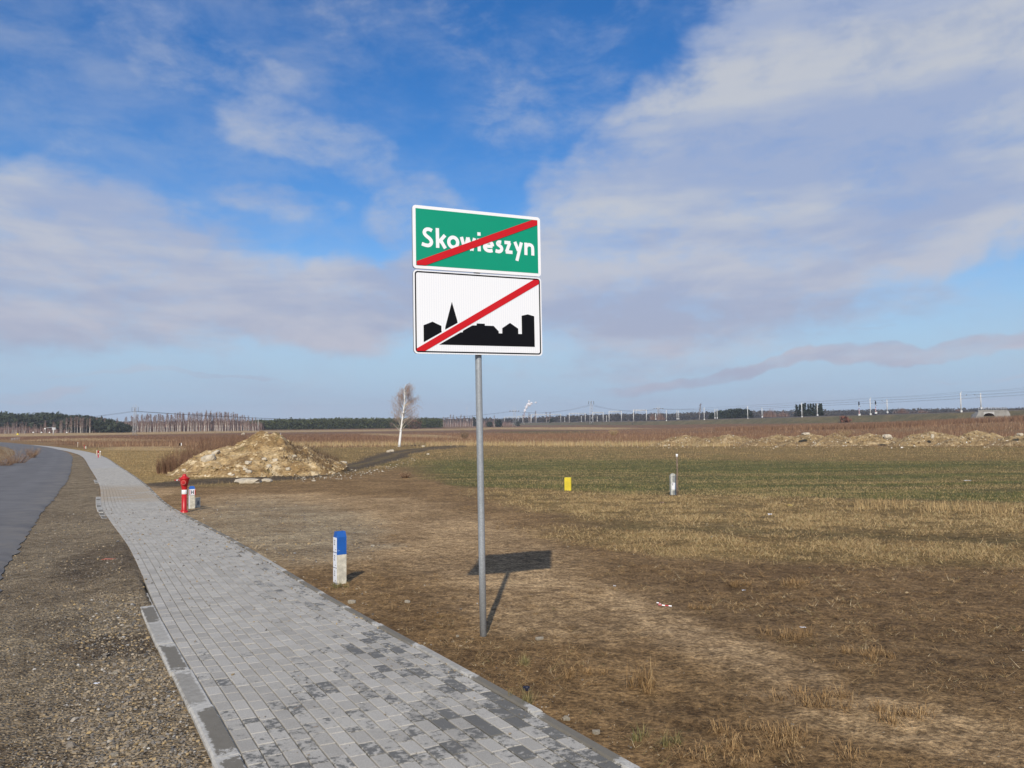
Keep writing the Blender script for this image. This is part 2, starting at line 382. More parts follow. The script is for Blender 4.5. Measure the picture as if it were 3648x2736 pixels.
def ground_colour(x, y, z):
    n = fbm(x*.5+3, y*.5, 4); n2 = fbm(x*2.1, y*2.1+8, 3); nb = fbm(x*.03, y*.03, 3); ns = fbm(x*.06, y*.9, 3)
    c = np.zeros((len(x), 3)); c[:] = C_['soil']
    def mixc(w, col):
        nonlocal c
        w = np.clip(w, 0, 1)[:, None]; c = c*(1-w)+np.array(col)*w
    mixc(z['bottom']*.8, C_['bottom'])
    mixc(z['tan']*np.clip(.75+.5*n, 0, 1)*.9, C_['sand']); mixc(z['lobe']*.8, C_['sand']); mixc(z['stony']*np.clip(.8+.6*n2, 0, 1), C_['stony'])
    mixc(z['dark']*np.clip(.8+.6*n, 0, 1), C_['dark'])
    mixc(z['straw1']*.8, C_['dry']); mixc(z['straw2']*.8, C_['dry'])
    mixc(z['dry']*.9, C_['dry']); mixc(z['dry']*ss(-.1, .5, ns)*.5, (.31, .22, .11)); mixc(z['dry']*ss(.05, .4, nb*.5+n*.5)*.5, (.15, .14, .05)); mixc(z['leftgrass']*.8, C_['lgrass'])
    g = z['green']; mixc(g*.95, (.185, .15, .062)); mixc(g*ss(-.25, .35, nb*.6+ns*.9+.25*ss(1850, 1600, z['px'])+.2*ss(1668, 1650, z['py'])), C_['green'])
    mixc(z['rust'], C_['rust']); mixc(z['rust']*ss(0, .5, nb)*.4, C_['dry'])
    mixc(z['far'], (.215, .13, .078)); mixc(z['rightfar'], (.25, .165, .09)); mixc(z['pale']*.9, C_['pale'])
    mixc(z['far']*ell(z['px'], z['py'], 1960, 1541, 190, 5)*.8, (.09, .1, .04))
    mixc(z['track']*.9*(1-.55*z['rut']), C_['track']); mixc(z['verge'], C_['gravel'])
    gap = z['right']*(1-z['straw1'])*(1-z['straw2'])*band(z['px'], z['py'], [(1700, 1830), (3648, 1890)], [(1700, 1890), (3648, 1965)], 12)*ss(1900, 2300, z['px']); mixc(gap*.8, (.16, .125, .05))
    v = z['verge']; vd = np.maximum.reduce([ell(z['px'], z['py'], 330, 2010, 170, 60, -8), ell(z['px'], z['py'], 400, 2295, 240, 42, -4), ell(z['px'], z['py'], 120, 2250, 120, 40, 0)*.6, ell(z['px'], z['py'], 60, 2690, 300, 60, 10)*.7]); mixc(v*ss(.1, .5, n)*.55, (.20, .152, .098)); mixc(v*ss(-.1, -.5, n)*.5, (.35, .285, .195)); mixc(v*vd*.85, (.125, .09, .058)); mixc(z['wash']*(z['dP'] < 3)*.7, C_['sand'])
    mixc(z['leftroad']*.9, (.26, .18, .095)); mixc(z['leftroad']*ss(RW+1.3, RW+.6, z['dR'])*.8, (.3, .24, .16))
    return c*(1+.12*n[:, None])*(1+.12*n2[:, None])

def micro(x, y, z):
    r = z['r']; a = .020*fbm(x*1.3, y*1.3, 4)+.017*fbm(x*6, y*6, 3)*ss(22, 8, r)+.05*fbm(x*.25, y*.25+9, 3)
    gr = .018*np.abs(fbm(x*2+4, y*2, 3)); edge = ss(.05, .8, np.where(z['dP'] > 0, z['dP']-PW-.15, -z['dP']-.08))
    a = a*edge*ss(0.0, .7, np.abs(z['dR']-RW/2)-RW/2+.0)
    inside = ((z['dP'] > -.04) & (z['dP'] < np.where(y > 10.6, PW-.10, PW+.02))).astype(float); ins2 = ((z['dR'] > .25) & (z['dR'] < RW-.1)).astype(float)
    a = a-.012*(1-edge)-.10*inside-.08*ins2
    return a-.03*z['verge']*edge+((z['dP'] > 1.) & (z['dR'] < 0))*ss(PW+.7, PW+.2, z['dP'])*(.024*ss(9.6, 10.8, y)+(.040+.02*fbm(x*3, y*3, 2))*ss(8.4, 10.2, y+.8*fbm(x*1.5+3, y*1.5, 2))*ss(16, 12, y)*ss(PW-.02, PW+.10, z['dP']))*(1-inside)
def Hz(x, y, z, k):
    return H0(x, y)+micro(x, y, {a: b[k] for a, b in z.items()})
def Hg(x, y):
    x = np.atleast_1d(np.asarray(x, float)); y = np.atleast_1d(np.asarray(y, float)); return H0(x, y)+micro(x, y, zones(x, y))
def hg(x, y): return float(Hg(x, y)[0])

def ground():
    azf = np.radians(np.linspace(-44, 44, 560)); azb = np.radians(np.linspace(44, 316, 90))[1:-1]; az = np.r_[azf, azb]
    rr = np.r_[0.3, 1.0, np.geomspace(1.8, 120, 360), np.geomspace(122, 6000, 130)]
    A, Rr = np.meshgrid(az, rr); x = (Rr*np.sin(A)).ravel(); y = (Rr*np.cos(A)).ravel(); z = zones(x, y)
    h = H0(x, y)+micro(x, y, z); c = ground_colour(x, y, z); na = len(az); nr = len(rr)
    i, j = np.meshgrid(np.arange(nr-1), np.arange(na), indexing='ij'); j2 = (j+1) % na
    Fc = np.stack([i*na+j, i*na+j2, (i+1)*na+j2, (i+1)*na+j], -1).reshape(-1, 4)
    stones = np.clip(z['verge']+z['stony']*.8+z['track']*.4, 0, 1)
    grass = np.clip(z['green']*.6+z['dry']+z['straw1']+z['straw2']+z['rust']+z['leftgrass']+z['leftroad'], 0, 1)
    m = NM('ground_soil', .95); P = m.pos(); base = m.attr('albedo').outputs['Color']; st = m.attr('stones').outputs['Fac']; gr = m.attr('grassy').outputs['Fac']
    f1 = m.noise(P, 28, 5, .7); f2 = m.noise(P, 6.5, 6, .72); f3 = m.noise(P, 95, 3, .6); f4 = m.noise(P, .9, 5, .6, scale=(1, 1, 1))
    c1 = m.mix(m.mr(f1, .3, .72), (.38, .36, .33), (1.55, 1.52, 1.45)); c1 = m.mix(1., base, c1, 'MULTIPLY')
    c2 = m.mix(m.mr(f2, .3, .7), (.50, .475, .44), (1.42, 1.42, 1.40)); c2 = m.mix(1., c1, c2, 'MULTIPLY')  # mid-size blotches: small clod shadows painted into the soil colour, along with damp
    c3 = m.mix(m.mr(f4, .35, .68), (.8, .78, .76), (1.14, 1.14, 1.13)); c2 = m.mix(1., c2, c3, 'MULTIPLY')
    vo = m.nd('ShaderNodeTexVoronoi'); m.L.new(P, vo.inputs['Vector']); vo.inputs['Scale'].default_value = 42
    vc = m.nd('ShaderNodeSeparateColor'); m.L.new(vo.outputs['Color'], vc.inputs[0])
    sc = m.mix(vc.outputs[0], (.09, .075, .06), (.42, .36, .27)); sc = m.mix(m.mr(vc.outputs[1], .8, .95), sc, (.36, .24, .1))
    sm = m.math('MULTIPLY', m.math('MULTIPLY', m.mr(vo.outputs['Distance'], .62, .3), st), .85)
    sm = m.math('MULTIPLY', sm, m.mr(f2, .35, .6, .35, 1.))
    c2 = m.mix(sm, c2, sc)
    # small pale and dark flecks: straw ends, crumbs of earth
    fl = m.mr(m.noise(P, 60, 2, .5, scale=(1, .35, 1), rot=(0, 0, .8)), .68, .74); c2 = m.mix(m.math('MULTIPLY', fl, .5), c2, (.40, .30, .16))
    fd = m.mr(m.noise(P, 40, 3, .6, scale=(1, .6, 1)), .36, .29); c2 = m.mix(m.math('MULTIPLY', fd, .6), c2, (.045, .03, .018))
    m.col(c2); m.b.inputs['Specular IOR Level'].default_value = .15
    hgt = m.math('ADD', m.math('MULTIPLY', f1, .5), m.math('ADD', m.math('MULTIPLY', f3, .25), m.math('MULTIPLY', f2, .8)))
    hgt = m.math('ADD', hgt, m.math('MULTIPLY', m.math('MULTIPLY', m.mr(vo.outputs['Distance'], .7, .1), st), .5))
    m.bump(hgt, .045, 1.)
    o = np_mesh('ground', np.stack([x, y, h], 1), Fc[:, ::-1], m.m, dict(albedo=('POINT', c), stones=('POINT', stones), grassy=('POINT', grass)), smooth=True)
    tag(o, kind='structure', label='flat farmland of brown soil, grass and gravel')
ground()

# ------------------------------------------------------------------ road
def road():
    q = np.r_[np.arange(0, 60, .3), np.arange(60, ROAD.len, 1.2)]; cols = np.array([0, .12, .5, 1.2, 2.6, 4., 4.7, 5.05, RW]); n = len(cols)
    V = []; U = []
    for k, d in enumerate(cols):
        dd = np.full(len(q), d)
        if k == 0: dd = dd-.06*np.abs(fbm(q*1.7, q*0+3, 3))*2+.035*fbm(q*.5, q*0, 2)+.03*fbm(q*6., q*0+9, 2)
        x, y = ROAD.off(q, dd); z = H0(x, y)+.012+.035*(1-((d-RW/2)/(RW/2))**2)+(-.03 if k in (0, n-1) else 0)
        V.append(np.stack([x, y, z], 1)); U.append(np.full(len(q), d))
    V = np.stack(V, 1).reshape(-1, 3); U = np.stack(U, 1).ravel(); m_ = len(q)
    i, j = np.meshgrid(np.arange(m_-1), np.arange(n-1), indexing='ij'); Fc = np.stack([i*n+j, (i+1)*n+j, (i+1)*n+j+1, i*n+j+1], -1).reshape(-1, 4)
    m = NM('asphalt', .82); P = m.pos(); a = m.attr('across').outputs['Fac']
    b = m.mix(m.mr(m.noise(P, 1.1, 5, .6), .3, .7), (.110, .103, .098), (.150, .142, .134))
    b = m.mix(m.math('MULTIPLY', m.mr(m.noise(P, 160, 2), .5, .72), .45), b, (.17, .165, .16))
    dust = m.math('MULTIPLY', m.mr(a, 1.1, .05), m.mr(m.noise(P, 1.6, 5, .7), .35, .7)); b = m.mix(m.math('MULTIPLY', dust, .75), b, (.21, .185, .15))
    tr = m.math('ADD', m.mr(m.math('ABSOLUTE', m.math('SUBTRACT', a, 1.35)), .5, .1), m.mr(m.math('ABSOLUTE', m.math('SUBTRACT', a, 3.2)), .5, .1)); b = m.mix(m.math('MULTIPLY', m.math('MULTIPLY', tr, m.mr(m.noise(P, .5, 5, .65), .3, .7)), .38), b, (.19, .18, .17))
    b = m.mix(m.math('MULTIPLY', m.mr(m.noise(P, .35, 5, .7), .52, .64), .35), b, (.075, .074, .076))
    m.col(b); m.bump(m.noise(P, 220, 2), .003)
    o = np_mesh('road', V, Fc[:, ::-1], m.m, dict(across=('POINT', U)), smooth=True); tag(o, kind='structure', label='grey asphalt road curving away to the left')
road()

# ------------------------------------------------------------------ pavement
def paver_material():
    m = NM('concrete_paver', .85); P = m.pos(); o = m.obj()
    rn = m.math('FRACT', m.math('ADD', m.rnd(), m.attr('rnd').outputs['Fac']))
    base = m.mix(rn, (.325, .302, .262), (.435, .408, .358))
    base = m.mix(m.mr(m.noise(P, 2.2, 4, .6), .35, .7), base, m.mix(.35, base, (.47, .44, .38)))
    grain = m.mix(m.mr(m.noise(P, 130, 4, .7), .3, .7), (.8, .8, .8), (1.14, 1.14, 1.14)); base = m.mix(1., base, grain, 'MULTIPLY')
    gx = m.nd('ShaderNodeSeparateXYZ'); m.L.new(P, gx.inputs[0])
    # damp, almost dry patches: many near the soil side in the foreground, few farther on
    near = m.mr(gx.outputs[1], 8.5, 4.8, -.03, .07); side = m.mr(m.math('ADD', gx.outputs[0], m.math('MULTIPLY', gx.outputs[1], .52)), 1.2, 2.7, -.02, .085)
    w = m.math('ADD', m.math('MULTIPLY', m.noise(P, 20, 6, .72), .80), m.math('MULTIPLY', m.noise(P, 2.6, 3, .6), .35))
    w = m.math('ADD', m.math('ADD', w, m.math('ADD', near, side)), m.math('MULTIPLY', m.math('FRACT', m.math('MULTIPLY', rn, 7.31)), .26))
    wet = m.mr(w, .865, .90); wets = m.mr(w, .81, .88, 0., .3)
    base = m.mix(m.math('MULTIPLY', m.math('MAXIMUM', wet, wets), .82), base, (.088, .082, .066))
    sandy = m.mr(m.noise(P, 3.1, 5, .7), .66, .74); base = m.mix(m.math('MULTIPLY', sandy, .5), base, (.36, .31, .23))
    # dried earth carried over by the farm track
    wash = m.mr(m.noise(P, 1.2, 4, .65), .30, .52); zone = m.math('MULTIPLY', m.mr(gx.outputs[1], 25., 27.5), m.mr(gx.outputs[1], 36, 32))
    base = m.mix(m.math('MULTIPLY', m.math('MULTIPLY', wash, zone), .8), base, (.34, .27, .185))
    rust = m.mr(m.noise(P, 5.3, 3, .6), .735, .76); base = m.mix(m.math('MULTIPLY', rust, .6), base, (.21, .14, .075))
    spk = m.mr(m.noise(P, 38, 2, .5), .74, .77); base = m.mix(spk, base, (.52, .51, .47))
    m.col(base); m.put(m.b.inputs['Roughness'], m.mr(wet, 0, 1, .88, .62)); m.bump(m.noise(P, 170, 3), .0025)
    return m.m
def pavement():
    pm = paver_material()
    jm = NM('joint_sand', .95); P = jm.pos(); jm.col(jm.mix(jm.mr(jm.noise(P, 9, 4), .3, .7), (.035, .031, .025), (.085, .072, .052)))
    # bed under the stones, carrying the far part as well
    S1 = 66.
    q = np.arange(0, PATH.len, .5); V = []
    for d in (-.09, PW/2, PW+.012):
        x, y = PATH.off(q, d); V.append(np.stack([x, y, H0(x, y)-.012], 1))
    V = np.stack(V, 1).reshape(-1, 3); i, j = np.meshgrid(np.arange(len(q)-1), np.arange(2), indexing='ij'); Fc = np.stack([i*3+j, (i+1)*3+j, (i+1)*3+j+1, i*3+j+1], -1).reshape(-1, 4)
    root = np_mesh('pavement', V, Fc[:, ::-1], jm.m); tag(root, kind='structure', label='footpath of grey concrete block paving')
    bw, bl, g = .102, .205, .0034
    ncol = int(PW/bw); blocks = []
    for cidx in range(ncol):
        s = rng.random()*bl if cidx % 2 else rng.random()*.04
        s += (cidx % 2)*.1; d = .004+(cidx+.5)*PW/ncol
        while s < S1:
            L_ = bl if rng.random() > .035 else bl/2
            blocks.append((s+L_/2, d, L_)); s += L_
    B = np.array(blocks); x, y, tx, ty = PATH.at(B[:, 0]); bx = x-ty*B[:, 1]; by = y+tx*B[:, 1]
    dx, dy = H0(bx+.1, by)-H0(bx, by), H0(bx, by+.1)-H0(bx, by)
    zz = H0(bx, by)+.018+rng.normal(0, .0013, len(B)); ang = np.arctan2(ty, tx)+rng.normal(0, .004, len(B)); wd_ = PW/ncol-2*g
    px, py = proj(bx, by, zz); rr = np.hypot(bx, by); vis = (py < 2760) & (px > -20) & (by > 3)
    order = np.argsort(np.where(vis, rr, 1e6)); indiv = set(order[:300].tolist())
    def block_verts(L_, W_):
        a, b = L_/2-g, W_/2; c = .0045; out = []
        for zz_, k in ((0, c), (-.0035, 0), (-.06, 0)):
            out += [(-a+k, -b+k, zz_), (a-k, -b+k, zz_), (a-k, b-k, zz_), (-a+k, b-k, zz_)]
        return out
    bf = [(0, 1, 2, 3)]+[(t*4+(k+1) % 4, t*4+k, t*4+4+k, t*4+4+(k+1) % 4) for t in (0, 1) for k in range(4)]
    me = {}
    for L_ in (bl, bl/2):
        mm = bpy.data.meshes.new('paver'); mm.from_pydata(block_verts(L_, wd_), [], bf); mm.materials.append(pm); me[L_] = mm
    for k in order[:300]:
        o = bpy.data.objects.new('paver', me[B[k, 2]]); link(o, root); nrm = Vector((-dx[k]/.1+rng.normal(0, .004), -dy[k]/.1+rng.normal(0, .004), 1)).normalized()
        X = Vector((math.cos(ang[k]), math.sin(ang[k]), 0)); X = (X-nrm*X.dot(nrm)).normalized(); Y = nrm.cross(X)
        o.matrix_world = Matrix(((X[0], Y[0], nrm[0], bx[k]), (X[1], Y[1], nrm[1], by[k]), (X[2], Y[2], nrm[2], zz[k]), (0, 0, 0, 1)))
    rest = np.array([k for k in range(len(B)) if k not in indiv])
    bv = {L_: np.array(block_verts(L_, wd_)) for L_ in (bl, bl/2)}; T = np.stack([bv[B[k, 2]] for k in rest])
    ca, sa = np.cos(ang[rest])[:, None], np.sin(ang[rest])[:, None]
    X = T[:, :, 0]*ca-T[:, :, 1]*sa; Y = T[:, :, 0]*sa+T[:, :, 1]*ca
    Z = T[:, :, 2]+zz[rest][:, None]+X*(dx[rest]/.1)[:, None]+Y*(dy[rest]/.1)[:, None]
    V = np.stack([X+bx[rest][:, None], Y+by[rest][:, None], Z], -1).reshape(-1, 3); Fc = (np.arange(len(rest))[:, None, None]*12+np.array(bf)[None]).reshape(-1, 4)
    rv = np.repeat(rng.random(len(rest)), 9)
    o = np_mesh('paver', V, Fc, pm, dict(rnd=('FACE', rv)), root); o['kind'] = 'stuff'; o['label'] = 'smaller grey blocks of the paving farther along'
    # far stretch, too far to tell the blocks apart
    q = np.arange(S1-.3, PATH.len, .6); V = []
    for d in (.02, PW/2, PW):
        x, y = PATH.off(q, d); V.append(np.stack([x, y, H0(x, y)+.014], 1))
    V = np.stack(V, 1).reshape(-1, 3); i, j = np.meshgrid(np.arange(len(q)-1), np.arange(2), indexing='ij'); Fc = np.stack([i*3+j, (i+1)*3+j, (i+1)*3+j+1, i*3+j+1], -1).reshape(-1, 4)
    fm = NM('far_paving', .9); P = fm.pos(); fm.col(fm.mix(fm.mr(fm.noise(P, 1.5, 5), .3, .7), (.35, .33, .295), (.43, .405, .36)))
    np_mesh('far_paving', V, Fc[:, ::-1], fm.m, None, root)
    # kerb stones: one metre long, damp in the middle
    km = NM('kerb_concrete', .85); o_ = km.obj(); P = km.pos(); sx = km.nd('ShaderNodeSeparateXYZ'); km.L.new(o_, sx.inputs[0])
    base = km.mix(km.mr(km.noise(P, 20, 5, .7), .3, .7), (.37, .35, .31), (.53, .505, .45)); nz = km.math('MULTIPLY', km.math('SUBTRACT', km.noise(P, 8, 7, .8), .5), .85)
    ax = km.math('ABSOLUTE', sx.outputs[0]); da = km.mr(km.math('ADD', ax, nz), .45, .40); off = km.math('MULTIPLY', km.math('SUBTRACT', km.rnd(), .5), .03)
    ay = km.math('ABSOLUTE', km.math('ADD', sx.outputs[1], off)); dv = km.mr(km.math('ADD', km.math('MULTIPLY', ay, 1.), km.math('MULTIPLY', nz, .12)), .066, .05)
    damp = km.math('MULTIPLY', km.math('MULTIPLY', da, dv), km.mr(km.rnd(), .08, .25, .3, .88)); kc = km.mix(damp, base, (.125, .108, .078))
    km.col(kc); km.bump(km.noise(P, 120, 3), .003)
    def kerb_mesh(w, h, name):
        b = MB(); a = .497; r_ = .012; prof = [(-w/2, -h), (-w/2, -r_), (-w/2+r_, 0), (w/2-r_, 0), (w/2, -r_), (w/2, -h)]
        vs = [(sx_*a, p_[0], p_[1]) for sx_ in (-1, 1) for p_ in prof]; n = len(prof)
        fs = [(i, i+1, n+i+1, n+i) for i in range(n-1)]+[tuple(range(n))[::-1], tuple(range(n, 2*n))]
        mm = bpy.data.meshes.new(name); mm.from_pydata(vs, [], [f[::-1] for f in fs]); mm.materials.append(km.m); return mm
    kr = kerb_mesh(.078, .25, 'kerb_stone'); kl = kerb_mesh(.15, .25, 'kerb_stone')
    def place(me_, s, d, dz):
        x, y, tx, ty = [float(v) for v in PATH.at(s)]; X = Vector((tx, ty, 0)); x -= ty*d; y += tx*d
        z0 = float(H0(x, y)); slope = (float(H0(x+tx*.3, y+ty*.3))-z0)/.3; X = Vector((tx, ty, slope)).normalized(); Yv = Vector((-ty, tx, 0)).normalized(); Zv = X.cross(Yv)
        o = bpy.data.objects.new('kerb_stone', me_); link(o, root); dz += random.gauss(0, .002)
        o.matrix_world = Matrix(((X[0], Yv[0], Zv[0], x), (X[1], Yv[1], Zv[1], y), (X[2], Yv[2], Zv[2], z0+dz), (0, 0, 0, 1)))
    s = .5
    while s < 90: place(kr, s, -.042, .024); s += 1.0
    s = .72
    while s < 52:
        y = float(PATH.at(s)[1])
        if y < 10.9: place(kl, s, PW+.082, .022-.05*max(0, (y-8.2)/2.7)**2)
        elif 11.0 <= y < 13.5 and random.random() < .5: place(kl, s, PW+.08, -.028)
        elif 21.5 < y < 30 or 36 < y < 44: place(kl, s, PW+.078, (.030 if 22.6 < y < 29 or y > 37 else .012)+random.uniform(-.006, .004))
        s += 1.0
pavement()

# ------------------------------------------------------------------ loose stones on the verge
def icos():
    t = (1+5**.5)/2; v = np.array([(-1, t, 0), (1, t, 0), (-1, -t, 0), (1, -t, 0), (0, -1, t), (0, 1, t), (0, -1, -t), (0, 1, -t), (t, 0, -1), (t, 0, 1), (-t, 0, -1), (-t, 0, 1)], float); v /= np.linalg.norm(v[0])
    f = np.array([(0, 11, 5), (0, 5, 1), (0, 1, 7), (0, 7, 10), (0, 10, 11), (1, 5, 9), (5, 11, 4), (11, 10, 2), (10, 7, 6), (7, 1, 8), (3, 9, 4), (3, 4, 2), (3, 2, 6), (3, 6, 8), (3, 8, 9), (4, 9, 5), (2, 4, 11), (6, 2, 10), (8, 6, 7), (9, 8, 1)])
    return v, f
IV, IF = icos()
def pebbles(name, P, size, mat, flat=.55, parent=None, rough=.32):
    n = len(P); jit = 1+rng.normal(0, rough, (n, 12, 1)).clip(-.5, .6); v = IV[None]*jit; sc = size[:, None]*np.stack([rng.uniform(.7, 1.5, n), rng.uniform(.6, 1.1, n), rng.uniform(.35, .9, n)*flat/.55], 1)*.5
    v = v*sc[:, None, :]; a = rng.uniform(0, 6.28, n); b = rng.normal(0, .35, n); ca, sa = np.cos(a)[:, None], np.sin(a)[:, None]; cb, sb = np.cos(b)[:, None], np.sin(b)[:, None]
    X, Y, Z = v[..., 0], v[..., 1], v[..., 2]; Y, Z = Y*cb-Z*sb, Y*sb+Z*cb; X, Y = X*ca-Y*sa, X*sa+Y*ca
    V = np.stack([X, Y, Z], -1)+P[:, None, :]; Fc = (np.arange(n)[:, None, None]*12+IF[None]).reshape(-1, 3)
    return np_mesh(name, V.reshape(-1, 3), Fc, mat, dict(tint=('FACE', np.repeat(rng.random(n), 20))), parent)
def polar(n, r0, r1, a0, a1, pw=1.):
    r = r0*(r1/r0)**(rng.random(n)**pw); a = np.radians(rng.uniform(a0, a1, n)); return r*np.sin(a), r*np.cos(a)
STONE = tinted('crushed_stone', [(0, (.10, .095, .088)), (.3, (.19, .165, .135)), (.6, (.27, .22, .155)), (.8, (.33, .255, .16)), (.92, (.38, .27, .13)), (.985, (.34, .325, .30)), (1, (.55, .52, .46))])
def gravel():
    x, y = polar(95000, 3.2, 26, -44, 2, 1.05); z = zones(x, y)
    big = ell(z['px'], z['py'], 560, 2620, 380, 330, -25, .6)+.5*ell(z['px'], z['py'], 330, 2200, 200, 90)
    dens = np.clip(.42+.7*fbm(x*.8, y*.8, 3)+big*.6, .05, 1)
    k = (z['dP'] > PW+.17) & (z['dR'] < .0) & (rng.random(len(x)) < dens); hz = Hz(x[k], y[k], z, k); x, y = x[k], y[k]; big = big[k]
    size = (.007+.013*rng.random(len(x))**3+.022*big*rng.random(len(x))**1.8)*np.clip(np.hypot(x, y)/7, .8, 1.8); size[rng.random(len(x)) < .012] *= 1.9
    P = np.stack([x, y, hz+size*.12], 1); o = pebbles('gravel', P, size, STONE); tag(o, kind='stuff', label='crushed stone strewn over the verge between road and pavement')
    x, y = polar(26000, 3.8, 32, -30, 38); z = zones(x, y); w = z['stony']*.9+.05*z['bottom']+.25*ss(.6, .1, -z['dP'])+.012
    k = (z['dP'] < -.12) & (rng.random(len(x)) < w); hz = Hz(x[k], y[k], z, k); x, y = x[k], y[k]; r = np.hypot(x, y); size = (.010+.018*rng.random(len(x))**3)*np.clip(r/8, .7, 1.7)
    o = pebbles('pebbles', np.stack([x, y, hz+size*.15], 1), size, STONE); tag(o, kind='stuff', label='small stones scattered on the bare soil right of the pavement')
    tr = np.array([(1010, 1712), (1180, 1702), (1300, 1690), (1400, 1668), (1480, 1640)], float); px = rng.uniform(1050, 1480, 300); py = np.interp(px, tr[:, 0], tr[:, 1])+rng.normal(0, 7, 300)-3
    P = ats(px, py); size = .03+.09*rng.random(len(P))**2; o = pebbles('track_stones', P+np.array([0, 0, .02]), size, tinted('pale_stone', [(0, (.20, .165, .12)), (.6, (.36, .31, .23)), (1, (.60, .55, .46))]), .5)
    tag(o, kind='stuff', label='pale broken stones along the near side of the dark farm track')
gravel()
def crumbs():
    n = 2600; q = rng.uniform(3.5, 30, n)**1.0; d = rng.beta(.35, .6, n)*(PW+.16); x, y = PATH.off(q+4.5, d); r = np.hypot(x, y); k = (y > 3.5); x, y, r = x[k], y[k], r[k]; size = rng.gamma(2, .0032, len(x))*np.clip(r/7, .8, 2)
    o = pebbles('pavement_grit', np.stack([x, y, H0(x, y)+.020+size*.2], 1), size, STONE); tag(o, kind='stuff', label='grit and small crumbs of earth lying on the paving')
crumbs()
# ------------------------------------------------------------------ grass, straw and weeds
def blades(name, x, y, h, w, lean, mat, tint, z0=None, label=None, bend=False, parent=None):
    n = len(x); z = Hg(x, y) if z0 is None else z0
    a = rng.uniform(0, 6.283, n); p = rng.uniform(0, 6.283, n); c, s = np.cos(p)*w/2, np.sin(p)*w/2; B = np.stack([x, y, z-.004], 1)
    tip = B+np.stack([np.cos(a)*np.sin(lean)*h, np.sin(a)*np.sin(lean)*h, np.cos(lean)*h], 1)
    if bend:
        mid = B+np.stack([np.cos(a)*np.sin(lean*.45)*h*.55, np.sin(a)*np.sin(lean*.45)*h*.55, np.cos(lean*.45)*h*.55], 1); o_ = np.stack([c, s, 0*c], 1)
        V = np.stack([B-o_, B+o_, mid-o_*.7, mid+o_*.7, tip], 1).reshape(-1, 3); k = np.arange(n)[:, None]*5
        Fc = np.concatenate([k+np.array([[0, 1, 3]]), k+np.array([[0, 3, 2]]), k+np.array([[2, 3, 4]])], 0); tt = np.concatenate([tint]*3)
    else:
        o_ = np.stack([c, s, 0*c], 1); V = np.stack([B-o_, B+o_, tip], 1).reshape(-1, 3); Fc = np.arange(n*3).reshape(-1, 3); tt = tint
    o = np_mesh(name, V, Fc, mat, dict(tint=('FACE', tt)), parent)
    if label: tag(o, kind='stuff', label=label)
    return o
TURF = tinted('dead_turf', [(0, (.07, .045, .026)), (.3, (.19, .112, .048)), (.6, (.33, .205, .09)), (.85, (.50, .345, .17)), (.93, (.17, .17, .06)), (1, (.60, .48, .30))])
STRAW = tinted('dry_straw', [(0, (.18, .118, .055)), (.35, (.36, .245, .115)), (.7, (.52, .375, .19)), (.86, (.22, .20, .08)), (1, (.68, .54, .34))])
GREEN = tinted('winter_crop', [(0, (.075, .085, .03)), (.34, (.155, .150, .055)), (.58, (.24, .185, .08)), (1, (.38, .28, .14))])
WEED = tinted('rust_weeds', [(0, (.09, .05, .036)), (.45, (.215, .122, .074)), (.75, (.32, .20, .115)), (.92, (.46, .32, .19)), (1, (.6, .46, .29))])
TWIG = tinted('dry_stalks', [(0, (.07, .045, .03)), (.5, (.19, .13, .08)), (1, (.40, .31, .2))])
